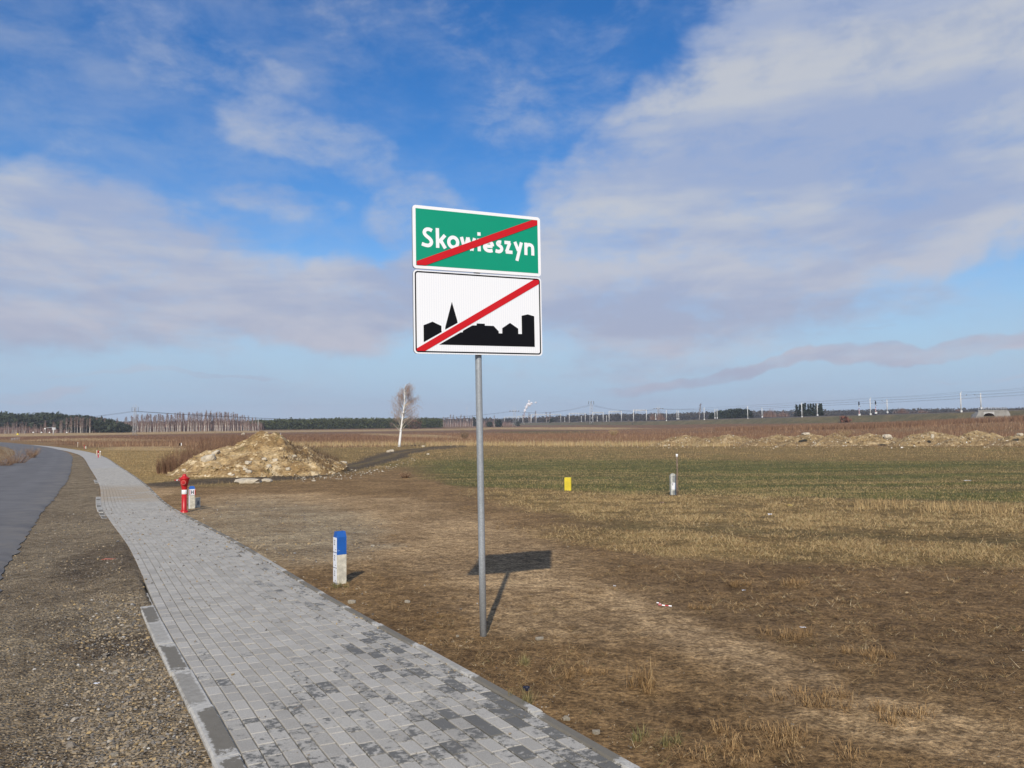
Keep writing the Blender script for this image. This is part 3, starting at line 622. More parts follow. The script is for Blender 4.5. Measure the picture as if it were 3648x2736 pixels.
def vegetation():
    # low dead turf on the disturbed soil
    x, y = polar(900000, 3.7, 34, -32, 40, .95); z = zones(x, y); cl = fbm(x*3.2, y*3.2, 3); cb = fbm(x*.7+4, y*.7, 3)
    w = (.20+.30*z['bottom']+.22*z['dark']+.18*z['straw2']+.2*ss(1.2, .3, -z['dP']))*(1-.88*z['tan'])*(1-.85*z['lobe'])*(1-.95*z['stony'])*np.clip(.55+1.5*cl+.8*cb, 0.02, 1.6)*(1-z['green'])
    w *= (1-.9*z['straw1'])
    k = (z['dP'] < -.10) & (rng.random(len(x)) < w*1.2); hz = Hz(x[k], y[k], z, k); x, y = x[k], y[k]; r = np.hypot(x, y); n = len(x); cl = cl[k]
    h = rng.gamma(3, .0075, n)*(1+.6*np.clip(cl, 0, 1))*np.clip(r/9, .85, 1.6); tint = np.clip(rng.beta(2, 2.6, n)+.12*cl, 0, 1)
    blades('dead_turf', x, y, h, .0030*np.clip(r/6, .75, 3), rng.uniform(.95, 1.53, n), TURF, tint, z0=hz, label='sparse dead turf on the bare brown soil')
    # matted clumps of dead grass
    nc = 2600; cx, cy = polar(nc*3, 4.0, 26, -22, 42, .95); z = zones(cx, cy); w = (.25+.9*z['dark']+.75*z['bottom']+.5*z['straw2'])*(1-.8*z['tan'])*(1-.7*z['lobe'])*(1-.9*z['stony'])*(1-z['green'])
    k = (z['dP'] < -.2) & (rng.random(len(cx)) < w*np.clip(.5+1.2*fbm(cx*.8, cy*.8+2, 3), .05, 1)); cx, cy = cx[k], cy[k]; dk = z['dark'][k]; nb = 38; n = len(cx)*nb; rad = np.repeat(rng.gamma(2.5, .022, len(cx)), nb); aa = rng.uniform(0, 6.28, n)
    x = np.repeat(cx, nb)+rad*np.cos(aa)*np.abs(rng.normal(0, 1, n)); y = np.repeat(cy, nb)+rad*np.sin(aa)*np.abs(rng.normal(0, .8, n)); r = np.hypot(x, y); base = np.repeat(rng.uniform(-.22, .3, len(cx)), nb)+.10*np.repeat(dk, nb)
    blades('turf_clumps', x, y, rng.gamma(3, .015, n), .0032*np.clip(r/6, .8, 3), rng.uniform(.8, 1.54, n), TURF, np.clip(rng.beta(2, 2.4, n)+base, 0, 1), label='matted clumps of dead grass on the brown soil')
    # litter of lying stalks
    x, y = polar(170000, 3.8, 20, -24, 42, .9); z = zones(x, y); w = z['dark']*.75+z['bottom']*.13+.04+.3*z['straw2']; k = (z['dP'] < -.25) & (rng.random(len(x)) < w*np.clip(.5+1.5*fbm(x*1.2, y*1.2+7, 3), .05, 1.4)); hz = Hz(x[k], y[k], z, k); x, y = x[k], y[k]; n = len(x); r = np.hypot(x, y)
    blades('stalk_litter', x, y, rng.gamma(3, .026, n), .0034*np.clip(r/7, .7, 2.5), rng.uniform(1.40, 1.58, n), TURF, rng.beta(1.8, 1.5, n), z0=hz, label='broken dry stalks lying on the dark soil')
    # straw coloured grass bands
    x, y = polar(520000, 12, 36, -6, 42, 1.); z = zones(x, y); cl = fbm(x*1.8, y*1.8, 3); w = np.clip(z['straw1']*.95+z['straw2']*.85, 0, 1)*np.clip(.6+1.5*cl+.7*fbm(x*.3, y*1.3+4, 3), .03, 1.2)
    k = (z['dP'] < -.2) & (rng.random(len(x)) < w*.9); hz = Hz(x[k], y[k], z, k); x, y = x[k], y[k]; n = len(x); r = np.hypot(x, y); cl = cl[k]
    blades('straw_grass', x, y, rng.gamma(3, .015, n)*(1+.7*np.clip(cl, 0, 1)), .0055*np.clip(r/9, 1, 4), rng.uniform(.6, 1.4, n), STRAW, np.clip(rng.beta(2.2, 2., n)-.1*(cl < -.1), 0, 1), z0=hz, label='band of dry straw coloured grass in front of the green field')
    # standing stubble along the field margin on the right
    px = rng.uniform(3040, 3900, 1500); py = np.interp(px, [2980, 3648, 3900], [1800, 1822, 1832])+rng.normal(0, 7, len(px)); P = ats(px, py); n = len(P)
    k = fbm(P[:, 0]*1.2, P[:, 1]*1.2, 2)+rng.normal(0, .25, n) > -.1; P = P[k]; n = len(P)
    blades('stubble', P[:, 0], P[:, 1], rng.uniform(.08, .36, n), np.full(n, .015), rng.uniform(0, .55, n), STRAW, rng.uniform(.2, .8, n), label='taller pale stubble standing along the field margin at the right')
    # green field
    x, y = polar(330000, 24, 62, -8, 40, 1.); z = zones(x, y); cl = fbm(x*.35, y*1.4, 3)
    k = (rng.random(len(x)) < z['green']*np.clip(.45+.9*cl, .06, 1)*.7); hz = Hz(x[k], y[k], z, k); x, y = x[k], y[k]; n = len(x); cl = cl[k]; nb = fbm(x*.06, y*.9, 3)
    blades('green_crop', x, y, rng.uniform(.03, .08, n), rng.uniform(.015, .035, n), rng.uniform(.1, 1.1, n), GREEN, np.clip(rng.beta(2, 2.4, n)*1.1-.55*nb+.10-.14*ss(1900, 1600, z['px'][k]), 0, 1), z0=hz, label='short green winter crop in the field behind the marker posts')
    # tan grass round the heaps and left of the track
    x, y = polar(300000, 28, 125, -34, 40, 1.); z = zones(x, y); cl = fbm(x*.7, y*.7, 3); w = np.clip(z['dry']*.6+z['leftgrass']*.9, 0, 1)*np.clip(.6+1.*cl, .05, 1)*(1-z['track'])*(z['dP'] < -.3)
    k = rng.random(len(x)) < w; hz = Hz(x[k], y[k], z, k); x, y = x[k], y[k]; n = len(x); r = np.hypot(x, y)
    blades('meadow_grass', x, y, rng.gamma(4, .022, n)*(1+.6*np.clip(cl[k], 0, 1)), .010*np.clip(r/30, .7, 3.2), rng.uniform(.1, .9, n), STRAW, np.clip(rng.beta(2, 2.2, n)*.9-.12*cl[k], 0, 1), z0=hz, label='tan winter grass between the track and the heaps')
    # tall rust brown weeds
    x, y = polar(420000, 60, 420, -38, 42, .8); z = zones(x, y); cl = fbm(x*.05, y*.08, 3); fine = fbm(x*.5, y*.5, 2); w = np.clip(z['rust']*1.2, 0, 1)*np.clip(.55+1.2*cl+.4*fine, .04, 1)*(1-.75*z['pale'])
    k = (rng.random(len(x)) < w*.72) & (z['dP'] < -4); hz = Hz(x[k], y[k], z, k); x, y = x[k], y[k]; n = len(x); r = np.hypot(x, y); cl = cl[k]; front = ss(1595, 1570, z['py'][k])
    left = ss(1700, 1000, z['px'][k])
    h = rng.uniform(.35, 1.0, n)*(.7+.5*np.clip(cl+.3, 0, 1))*(1.-.25*ss(150, 300, r)); tint = np.clip(rng.beta(2, 3, n)+.28*(1-front)+.13*(1-left)-.15*cl, 0, 1)
    blades('rust_weeds', x, y, h, .02*np.clip(r/80, .8, 3.5), rng.uniform(0, .22, n), WEED, tint, z0=hz, label='tall rust brown weeds covering the fallow field')
    # pale grass fringe at the foot of the weeds
    px = rng.uniform(1000, 2600, 9000); py = 1587+rng.normal(0, 2.6, 9000)-np.interp(px, [1000, 1700, 2600], [0, 2, 0]); P = ats(px, py); n = len(P)
    blades('pale_grass', P[:, 0], P[:, 1], rng.uniform(.3, .8, n), np.full(n, .035), rng.uniform(0, .3, n), STRAW, rng.uniform(.35, 1, n), label='pale grass fringe at the front of the rust brown weeds')
vegetation()

def hedge():
    n = 26000; px = rng.uniform(2550, 3950, n); base = np.interp(px, [2550, 3003, 3216, 3405, 3643, 3950], [1536, 1530, 1523, 1511, 1502, 1494]); top = np.interp(px, [2550, 3003, 3216, 3405, 3643, 3950], [1520, 1509, 1498, 1488, 1473, 1462])
    P = ats(px, base); s_ = 1+rng.random(n)**1.5*.30; x = P[:, 0]*s_; y = P[:, 1]*s_; k = P[:, 1]/FP; h = (base-top)*k*rng.uniform(.45, 1.0, n)*.95
    blades('tall_weed_belt', x, y, h, np.full(n, .10), rng.uniform(0, .2, n), WEED, np.clip(rng.beta(2, 3, n)+.1*fbm(x*.05, y*.05, 2), 0, 1), z0=H0(x, y), label='belt of tall rust brown weeds in front of the railway bank at the right')
hedge()

def shrubby(name, x, y, z, h, spread, n, mat, w=.012, seed=0, kids=5, parent=None):
    r_ = np.random.default_rng(seed); V = []; Fc = []; T = []
    def tri(a, b, ww, t):
        d = b-a; s = np.cross(d, r_.normal(0, 1, 3)); s = s/(np.linalg.norm(s)+1e-9)*ww/2; k = len(V); V.extend([a-s, a+s, b]); Fc.append((k, k+1, k+2)); T.append(t)
    for i in range(n):
        a = r_.uniform(0, 6.28); q = r_.uniform(0, .3)*spread; b0 = np.array([x+math.cos(a)*q, y+math.sin(a)*q, z-.02]); ln = h*r_.uniform(.55, 1.05); out = spread*r_.uniform(.3, 1.)
        tip = b0+np.array([math.cos(a)*out, math.sin(a)*out, ln]); tri(b0, tip, w, r_.random())
        for k in range(kids):
            t = r_.uniform(.3, .95); p0 = b0+(tip-b0)*t; d = r_.normal(0, 1, 3); d[2] = abs(d[2])*.8+.4; tri(p0, p0+d/np.linalg.norm(d)*ln*r_.uniform(.12, .3), w*.6, r_.random())
    return np_mesh(name, np.array(V), np.array(Fc), mat, dict(tint=('FACE', np.array(T))), parent)

def big_stems():
    # thicket of bare stalks left of and behind the dirt heap
    px = rng.uniform(560, 880, 420); py = 1690-(px-600)*.36+rng.normal(0, 11, 420); py = np.clip(py, 1585, 1690); V = []; Fc = []; T = []
    P = ats(px, py)
    for i, q in enumerate(P):
        h = random.uniform(.8, 2.1)*(.55+.6*min(1, max(0, (px[i]-560)/170)))
        for k in range(7):
            a = random.uniform(0, 6.28); b0 = np.array(q); ln = h*random.uniform(.5, 1); tip = b0+np.array([math.cos(a)*ln*.18, math.sin(a)*ln*.18, ln])
            def tri(u, v, w):
                s = np.cross(v-u, np.random.default_rng(i*50+k).normal(0, 1, 3)); s = s/(np.linalg.norm(s)+1e-9)*w/2; j = len(V); V.extend([u-s, u+s, v]); Fc.append((j, j+1, j+2)); T.append(random.random()*.8)
            tri(b0, tip, .022)
            for m in range(4):
                t = random.uniform(.35, .95); p0 = b0+(tip-b0)*t; d = np.array([random.gauss(0, .5), random.gauss(0, .5), 1.]); tri(p0, p0+d*ln*.13, .013)
    o = np_mesh('weed_thicket', np.array(V), np.array(Fc), WEED, dict(tint=('FACE', np.array(T)*.85))); tag(o, kind='stuff', label='thicket of bare brown stalks behind the left flank of the dirt heap')
big_stems()

# ------------------------------------------------------------------ the town exit sign
white = NM('sign_white', .45); P_ = white.obj(); sxx = white.nd('ShaderNodeSeparateXYZ'); white.L.new(P_, sxx.inputs[0])
stripe = white.math('SINE', white.math('MULTIPLY', sxx.outputs[0], 285.)); white.col(white.mix(white.mr(stripe, -1, 1), (.775, .785, .81), (.83, .835, .85))); WHITE = white.m
def flat(name, c, rough=.45):
    n = NM(name, rough); o = n.obj(); n.col(n.mix(n.mr(n.noise(o, 3, 3), .3, .7), tuple(q*.965 for q in c), c)); n.b.inputs['Specular IOR Level'].default_value = .35; return n.m
BORDER = flat('sign_border_white', (.84, .84, .85)); SGREEN = flat('sign_green', (.0, .285, .165)); SRED = flat('sign_red', (.56, .006, .011)); SBLACK = flat('sign_black', (.006, .006, .008)); SBLACK.node_tree.nodes['Principled BSDF'].inputs['Specular IOR Level'].default_value = .12
galv = NM('galvanised_steel', .42); o_ = galv.obj(); vor = galv.nd('ShaderNodeTexVoronoi'); galv.L.new(o_, vor.inputs['Vector']); vor.inputs['Scale'].default_value = 110
vs_ = galv.nd('ShaderNodeSeparateColor'); galv.L.new(vor.outputs['Color'], vs_.inputs[0])
gc = galv.mix(vs_.outputs[0], (.33, .35, .36), (.45, .47, .48)); gc = galv.mix(galv.mr(galv.noise(o_, 6, 5, .7, scale=(4, 4, 1)), .3, .75), galv.mix(.35, gc, (.25, .27, .28)), gc)
galv.col(gc); galv.b.inputs['Metallic'].default_value = .35; GALV = galv.m
ALU = simple('sign_back_metal', (.42, .43, .44), .5, .1, 6., .5)
def rrect(x0, y0, x1, y1, r, n=6):
    out = []
    for cx, cy, a0 in ((x1-r, y0+r, -90), (x1-r, y1-r, 0), (x0+r, y1-r, 90), (x0+r, y0+r, 180)):
        for k in range(n+1): a = math.radians(a0+90*k/n); out.append((cx+r*math.cos(a), cy+r*math.sin(a)))
    return out
def sign():
    base = at(1723, 2265); base.z = hg(base.x, base.y)
    root = empty('town_exit_sign', base); tag(root, 'tall grey post with a green town name plate above a white skyline plate', 'road sign')
    lean = .0118; top = 3.60-base.z; b = MB(); pts = [(-lean*t*top, 0, -.25+t*(top+.25)) for t in (0, .25, .5, .75, 1)]; b.tube(pts, .031, 20); b.build('post', GALV, root)
    MB().tube([(-lean*top, 0, top), (-lean*top, 0, top+.012)], .034, 20).build('post_cap', SBLACK, root)
    yaw, ln = .438, .009; e = Vector((math.cos(yaw), math.sin(yaw), 0)); nrm = Vector((math.sin(yaw), -math.cos(yaw), 0)); ux = (e*math.cos(ln)+Vector((0, 0, 1))*math.sin(ln)).normalized(); uz = (Vector((0, 0, 1))*math.cos(ln)-e*math.sin(ln)).normalized()
    O = Vector((-.2866, 7.33, 2.309))
    def plate(name, y0, y1, rad, mat_face):
        pr = bpy.data.objects.new(name, None); link(pr, root); pr.empty_display_size = .1
        # local frame: x right along the plate, y up, z towards the viewer
        pr.matrix_local = Matrix(((ux[0], uz[0], nrm[0], O[0]-base[0]), (ux[1], uz[1], nrm[1], O[1]-base[1]), (ux[2], uz[2], nrm[2], O[2]-base[2]), (0, 0, 0, 1)))
        return pr
    def poly(name, pts, z, mat, par, th=0.):
        b = MB(); n = len(pts); b.add([(p_[0], p_[1], z) for p_ in pts], [tuple(range(n))])
        if th:
            b.add([(p_[0], p_[1], z-th) for p_ in pts], [tuple(range(n))[::-1]]); b.f += [((i+1) % n, i, n+i, n+(i+1) % n) for i in range(n)]; b.sm += [False]*n
        me = b.build(name, mat, par); bpy_fix(me); return me
    def bpy_fix(o):
        import bmesh
        bm = bmesh.new(); bm.from_mesh(o.data); bmesh.ops.triangulate(bm, faces=[f for f in bm.faces if len(f.verts) > 4]); bmesh.ops.recalc_face_normals(bm, faces=bm.faces) if any(abs(v.co.z-bm.verts[:][0].co.z) > 1e-6 for v in bm.verts) else None
        for f in bm.faces:
            pass
        bm.to_mesh(o.data); bm.free()
    W2 = .64
    a = plate('name_plate', 0, 0, 0, None); pa = rrect(-W2, .762, W2, 1.334, .032)
    poly('backing', rrect(-W2+.001, .763, W2-.001, 1.333, .031), -.001, ALU, a, .022); poly('border', pa, .001, BORDER, a)
    poly('green_field', [(-.611, .791), (.611, .791), (.611, 1.305), (-.611, 1.305)], .0022, SGREEN, a)
    poly('red_bar', [(-.608, .794), (-.523, .794), (.608, 1.2575), (.608, 1.302), (.5535, 1.302), (-.608, .826)], .0075, SRED, a)
    def stroke(pts, w=.0325):
        pts = [Vector((p_[0], p_[1], 0)) for p_ in pts]; vs = []; n = len(pts); closed = (pts[0]-pts[-1]).length < 1e-4
        for i, p_ in enumerate(pts):
            p0 = pts[i-1] if i else (pts[-2] if closed else p_); p1 = pts[i+1] if i < n-1 else (pts[1] if closed else p_)
            d0 = (p_-p0).normalized() if (p_-p0).length > 1e-6 else (p1-p_).normalized(); d1 = (p1-p_).normalized() if (p1-p_).length > 1e-6 else d0
            n0 = Vector((-d0.y, d0.x, 0)); n1 = Vector((-d1.y, d1.x, 0)); m = (n0+n1); m = m.normalized() if m.length > 1e-4 else n0; k = 1/max(.45, m.dot(n0)); vs += [p_+m*w/2*k, p_-m*w/2*k]
        return vs, [(2*i+1, 2*i+3, 2*i+2, 2*i) for i in range(n-1)]
    def smooth(pts, it=2):
        for _ in range(it):
            q = [pts[0]]
            for i in range(len(pts)-1):
                a_, b_ = pts[i], pts[i+1]; q += [(a_[0]*.75+b_[0]*.25, a_[1]*.75+b_[1]*.25), (a_[0]*.25+b_[0]*.75, a_[1]*.25+b_[1]*.75)]
            q.append(pts[-1]); pts = q
        return pts
    S_ = smooth([(-.4584, 1.1125), (-.4784, 1.1229), (-.5027, 1.124), (-.5244, 1.1133), (-.5328, 1.0919), (-.5249, 1.0719), (-.5036, 1.0555), (-.4795, 1.0393), (-.4635, 1.0173), (-.4665, .9937), (-.4857, .9766), (-.5073, .975), (-.5315, .9798), (-.5556, .9872)])
    oo = [(-.2546+.0434*math.cos(t), 1.0233+.0455*math.sin(t)) for t in np.linspace(0, 2*math.pi, 33)]; oo[-1] = oo[0]
    ee = [(.0560, 1.0137), (.1363, 1.0153)], smooth([(.1370, 1.0153), (.1321, 1.0380), (.1170, 1.0535), (.0975, 1.0567), (.0742, 1.0477), (.0577, 1.0257), (.0544, 1.0010), (.0645, .9830), (.0856, .9717), (.1105, .9703), (.1357, .9765)])
    ss_ = smooth([(.2259, 1.0606), (.2054, 1.0637), (.1880, 1.0540), (.1903, 1.0383), (.2106, 1.0274), (.228, 1.0125), (.2305, .9911), (.2155, .9748), (.1949, .9706), (.1658, .9775)])
    letters = [[S_], [[(-.4069, 1.141), (-.4055, .9611)], [(-.3335, 1.0815), (-.3930, 1.0137)], [(-.3771, 1.0319), (-.3320, .9611)]], [oo],
               [[(-.174, 1.0792), (-.1403, .9611)], [(-.1403, .9611), (-.111, 1.079)], [(-.111, 1.079), (-.0737, .9600)], [(-.0737, .9600), (-.0446, 1.078)]],
               [[(-.0015, 1.0777), (.0015, .9600)], [(.0003, 1.1366), (.001, 1.1047)]], list(ee), [ss_],
               [[(.2589, 1.0629), (.3216, 1.0629)], [(.3140, 1.0629), (.2785, .9740)], [(.2700, .9740), (.3407, .9740)]], [[(.3671, 1.0763), (.4030, .9931)], [(.4354, 1.0757), (.3852, .8971)]],
               [[(.4824, 1.0775), (.4819, .9590)], smooth([(.4848, 1.037), (.4960, 1.0530), (.5130, 1.0613), (.5330, 1.0590), (.5500, 1.0480), (.5547, 1.025), (.5547, .9590)])]]
    for L_ in letters:
        b = MB()
        for i, st in enumerate(L_): vs, fs = stroke(st); b.add([(v.x, v.y, .0032+.0005*i) for v in vs], fs)
        b.build('letter', BORDER, a)
    c = plate('skyline_plate', 0, 0, 0, None); poly('backing', rrect(-W2+.001, .001, W2-.001, .749, .034), -.001, ALU, c, .022); poly('face', rrect(-W2, 0, W2, .750, .035), .001, WHITE, c)
    out = rrect(-.6255, .0125, .6255, .7395, .028); inn = rrect(-.6135, .0245, .6135, .7275, .018); n = len(out)
    MB().add([(p_[0], p_[1], .0026) for p_ in out+inn], [(i, (i+1) % n, n+(i+1) % n, n+i) for i in range(n)]).build('border_line', SBLACK, c)
    poly('house_silhouette', [(-.5488, .1027), (-.5488, .2545), (-.4642, .2894), (-.3797, .2538), (-.3795, .2033), (-.3727, .2017)][::-1], .0026, SBLACK, c)
    poly('church_silhouette', [(-.3442, .2219), (-.343, .2412), (-.3368, .2645), (-.276, .4776), (-.2253, .3054), (-.2236, .2869)][::-1], .0026, SBLACK, c)
    poly('town_silhouette', [(-.4024, .0845), (-.1952, .2015), (-.1733, .2022), (-.1731, .2161), (-.0794, .2686), (-.0361, .2701), (-.0357, .2888), (.0464, .2879), (.0461, .271), (.1343, .2711), (.1851, .2225), (.1851, .2035), (.2215, .2035), (.2219, .2531), (.3033, .3054), (.3868, .2536), (.3875, .2038), (.4246, .2039), (.4246, .3771), (.4897, .3932), (.5583, .3775), (.5589, .0850)][::-1], .0026, SBLACK, c)
    poly('red_bar', [(-.614, .0235), (-.5376, .0235), (.614, .6895), (.614, .727), (.5578, .727), (-.614, .0465)], .0045, SRED, c)
    for z in (.12, .62, .90, 1.22):
        q = O+uz*z-nrm*.035-base; Rm = Matrix((ux, -nrm, uz)).transposed(); bb = MB(); bb.box(q, (.55, .022, .03), Rm); bb.box(O+uz*z-nrm*.055-base, (.09, .05, .034), Rm); bb.build('clamp', GALV, root)
sign()

# ------------------------------------------------------------------ marker posts and hydrant
def painted(name, c, chip, rough=.55):
    n = NM(name, rough); o = n.obj(); k = n.mr(n.noise(o, 22, 6, .75), .655, .675); b = n.mix(n.mr(n.noise(o, 5, 4), .3, .7), tuple(q*.82 for q in c), c); n.col(n.mix(k, b, chip)); n.bump(n.noise(o, 60, 3), .002); return n.m
CONC = simple('post_concrete', (.60, .56, .46), .9, .22, 14., bump=.002); BLUE = painted('blue_paint', (.010, .105, .42), (.35, .42, .5)); YEL = painted('yellow_paint', (.72, .56, .03), (.55, .5, .3)); RED = painted('red_paint', (.50, .012, .014), (.45, .2, .12), .38)
PAPER = flat('paper_white', (.78, .79, .82), .5); REFW = flat('reflective_white', (.8, .8, .79), .4); PLINE = flat('print_grey', (.25, .26, .3), .6); PINK = painted('faded_cap', (.55, .13, .10), (.5, .3, .25))
def glyph(par, mat, strokes, ox, oz, sx, sz, w, Rm, O, n_off):
    b = MB()
    for i, (a, c) in enumerate(strokes):
        A = Vector((a[0]*sx+ox, 0, a[1]*sz+oz)); Cc = Vector((c[0]*sx+ox, 0, c[1]*sz+oz)); d = (Cc-A).normalized(); p_ = Vector((-d.z, 0, d.x))*w/2; y = -n_off-.0003*i
        vs = [A-p_, A+p_, Cc+p_, Cc-p_]; b.add([O+Rm @ Vector((v.x, y, v.z)) for v in vs], [(3, 2, 1, 0), (0, 1, 2, 3)][0:1])
    return b.build('print', mat, par)
Zs = [((0, 1), (.8, 1)), ((.8, 1), (0, 0)), ((0, 0), (.9, 0))]; Hs = [((0, 0), (0, 1)), ((1, 0), (1, 1)), ((0, .5), (1, .5))]
def post_blue():
    p0 = at(1211, 2078); p0.z = hg(p0.x, p0.y); w, d, h = .105, .105, .66
    # the post shows its wide front to the camera and a narrow strip of its left side
    yaw = math.radians(36); root = empty('marker_post', p0, yaw); tag(root, 'blue topped pale concrete marker post standing between the pavement and the town sign', 'marker post')
    s = .66/.60; W = .128; D = .112; hh = .665; b = MB(); b.box((0, 0, .17), (W, D, .42)); 
    MB().add([(-W/2, -D/2, -.1), (W/2, -D/2, -.1), (W/2, D/2, -.1), (-W/2, D/2, -.1), (-W/2, -D/2, .376), (W/2, -D/2, .376), (W/2, D/2, .376), (-W/2, D/2, .376)], [(0, 1, 5, 4), (1, 2, 6, 5), (2, 3, 7, 6), (3, 0, 4, 7)]).build('shaft', CONC, root)
    c = .034; t = hh; vs = [(-W/2, -D/2, .374), (W/2, -D/2, .374), (W/2, D/2, .374), (-W/2, D/2, .374), (-W/2, -D/2, t-.07), (W/2, -D/2, t-.07), (W/2, D/2, t-.07), (-W/2, D/2, t-.07), (-W/2+.005, -c, t), (W/2-.005, -c, t), (W/2-.005, c, t), (-W/2+.005, c, t)]
    vs = [(x*1.006, y*1.006, z) for x, y, z in vs]
    MB().add(vs, [(0, 1, 5, 4), (1, 2, 6, 5), (2, 3, 7, 6), (3, 0, 4, 7), (4, 5, 9, 8), (5, 6, 10, 9), (6, 7, 11, 10), (7, 4, 8, 11), (8, 9, 10, 11)]).build('blue_head', BLUE, root)
    Rm = Matrix.Rotation(-math.pi/2, 3, 'Z')
    for k in range(3):
        z0 = .405-k*.195; b = MB(); x = -W/2-.004; b.box((x, 0, z0+.095), (.005, .104, .182)); pl = b.build('sticker', PAPER, root, 'white numbered strip with a letter Z')
        glyph(pl, SBLACK, [((0, 1), (.8, 1)), ((.8, 1), (0, 0)), ((0, 0), (.9, 0))], -.022, z0+.095, .040, .056, .007, Rm, Vector((x-.0035, 0, 0)), 0); glyph(pl, SBLACK, [((.75, -1.1), (1.35, -1.1))], -.022, z0+.095, .040, .056, .007, Rm, Vector((x-.0035, 0, 0)), 0)
        MB().box((x+.003, 0, z0+.001), (.006, .106, .010)).build('strip_edge', PLINE, root)
post_blue()
def hydrant():
    p0 = at(656, 1824); p0.z = hg(p0.x, p0.y); sc = (1824-1696)/FP*p0.y/.985; root = empty('fire_hydrant', p0); tag(root, 'near red pillar hydrant with a white band beside the pavement', 'hydrant', 'red hydrants along the pavement')
    root.scale = (sc,)*3
    b = MB(); b.lathe([(.075, .03), (.068, .05), (.068, .50)], 20); b.build('lower_barrel', RED, root); MB().lathe([(.105, -.05), (.105, .035), (.085, .05), (.07, .06)], 20).build('base_flange', RED, root)
    MB().lathe([(.069, .498), (.0705, .50), (.0705, .615), (.069, .617)], 20).build('reflective_band', REFW, root)
    MB().lathe([(.068, .60), (.072, .66), (.09, .74), (.112, .83), (.128, .905), (.145, .925), (.145, .938), (.09, .95), (.085, .97), (.055, .985), (.05, 1.02), (.045, 1.035), (.025, 1.045)], 24).build('head', RED, root)
    for k in range(6):
        a = k*math.pi/3; MB().tube([(.09*math.cos(a), .09*math.sin(a), .04), (.09*math.cos(a), .09*math.sin(a), .065)], .012, 6).build('bolt', RED, root)
    a = math.radians(-78); d = Vector((math.cos(a), math.sin(a), 0)); q = Vector((0, 0, .82)); b = MB(); b.tube([q+d*.06, q+d*.15], .062, 16); cp = b.build('outlet_cap', PINK, root)
    MB().tube([q+d*.152, q+d*.165], [.030, .026], 12).build('cap_boss', RED, cp); MB().tube([q+d*.149, q+d*.154], .048, 16).build('cap_ring', RED, cp)
    return root
hyd = hydrant()
def h_post():
    p0 = at(683, 1811); p0.z = hg(p0.x, p0.y); k = p0.y/FP; root = empty('marker_post', p0, math.radians(34)); tag(root, 'white marker post with blue cap and black letter H beside the near red hydrant', 'marker post')
    w = 17*k; h = (1811-1732)*k; MB().box((0, 0, h*.28), (w, w*.8, h*.6)).build('shaft', CONC, root); MB().box((-w/2-.003, 0, h*.42), (.006, w*.82, h*.86)).build('side_plate', PAPER, root)
    z1 = h*.60; z2 = h*.87; MB().box((0, 0, (z1+z2)/2-.01), (w*.99, w*.8, z2-z1+.02)).build('neck', CONC, root)
    MB().box((0, -w*.4-.007, (z1+z2)/2), (w*1.14, .01, z2-z1)).build('hydrant_plate', PAPER, root)
    for s_ in (-1, 1): MB().box((s_*w*.5, -w*.4-.0145, (z1+z2)/2-.004), (w*.13, .004, (z2-z1)*.88)).build('red_stripe', SRED, root)
    glyph(root, SBLACK, Hs, -w*.19, z1+(z2-z1)*.2, w*.38, (z2-z1)*.6, .017, Matrix.Identity(3), Vector((0, -w*.4-.0165, 0)), .001)
    a = w*.5+.003; c = w*.32; vs = [(-a, -a*.8, z2), (a, -a*.8, z2), (a, a*.8, z2), (-a, a*.8, z2), (-a*.95, -a*.6, h*.95), (a*.95, -a*.6, h*.95), (a*.95, a*.6, h*.95), (-a*.95, a*.6, h*.95), (-c, -.02, h), (c, -.02, h), (c, .02, h), (-c, .02, h)]
    MB().add(vs, [(0, 1, 5, 4), (1, 2, 6, 5), (2, 3, 7, 6), (3, 0, 4, 7), (4, 5, 9, 8), (5, 6, 10, 9), (6, 7, 11, 10), (7, 4, 8, 11), (8, 9, 10, 11)]).build('blue_cap', BLUE, root)
    q = at(704, 1806); q.z = hg(q.x, q.y); r2 = empty('concrete_stub', q, math.radians(12)); tag(r2, 'low pale concrete stub standing right behind the post with the letter H', 'concrete post')
    hh = 36*k; MB().add([(-.07, -.06, -.1), (.07, -.06, -.1), (.07, .06, -.1), (-.07, .06, -.1), (-.066, -.055, hh*.92), (.066, -.055, hh), (.066, .055, hh), (-.066, .055, hh*.94)], [(0, 1, 5, 4), (1, 2, 6, 5), (2, 3, 7, 6), (3, 0, 4, 7), (4, 5, 6, 7)]).build('shaft', CONC, r2)
    MB().add([(.0, -.0605, .06), (.05, -.0605, .10), (.055, -.0595, .2), (.0, -.060, .17)], [(0, 1, 2, 3)]).build('broken_patch', simple('broken_concrete', (.25, .25, .24), .95), r2)
h_post()
def yellow_post():
    p0 = at(2024, 1750); p0.z = hg(p0.x, p0.y); k = p0.y/FP; root = empty('marker_post', p0, math.radians(-14)); tag(root, 'squat yellow marker post at the edge of the green field', 'marker post')
    w = 23*k; h = 46*k; c = .012; vs = []
    for z, i in ((-.15, 0), (h-c, 0), (h, c)): vs += [(-w/2+i, -w*.35+i, z), (w/2-i, -w*.35+i, z), (w/2-i, w*.35-i, z), (-w/2+i, w*.35-i, z)]
    MB().add(vs, [(t*4+j, t*4+(j+1) % 4, t*4+4+(j+1) % 4, t*4+4+j) for t in (0, 1) for j in range(4)]+[(8, 9, 10, 11)]).build('shaft', YEL, root)
yellow_post()
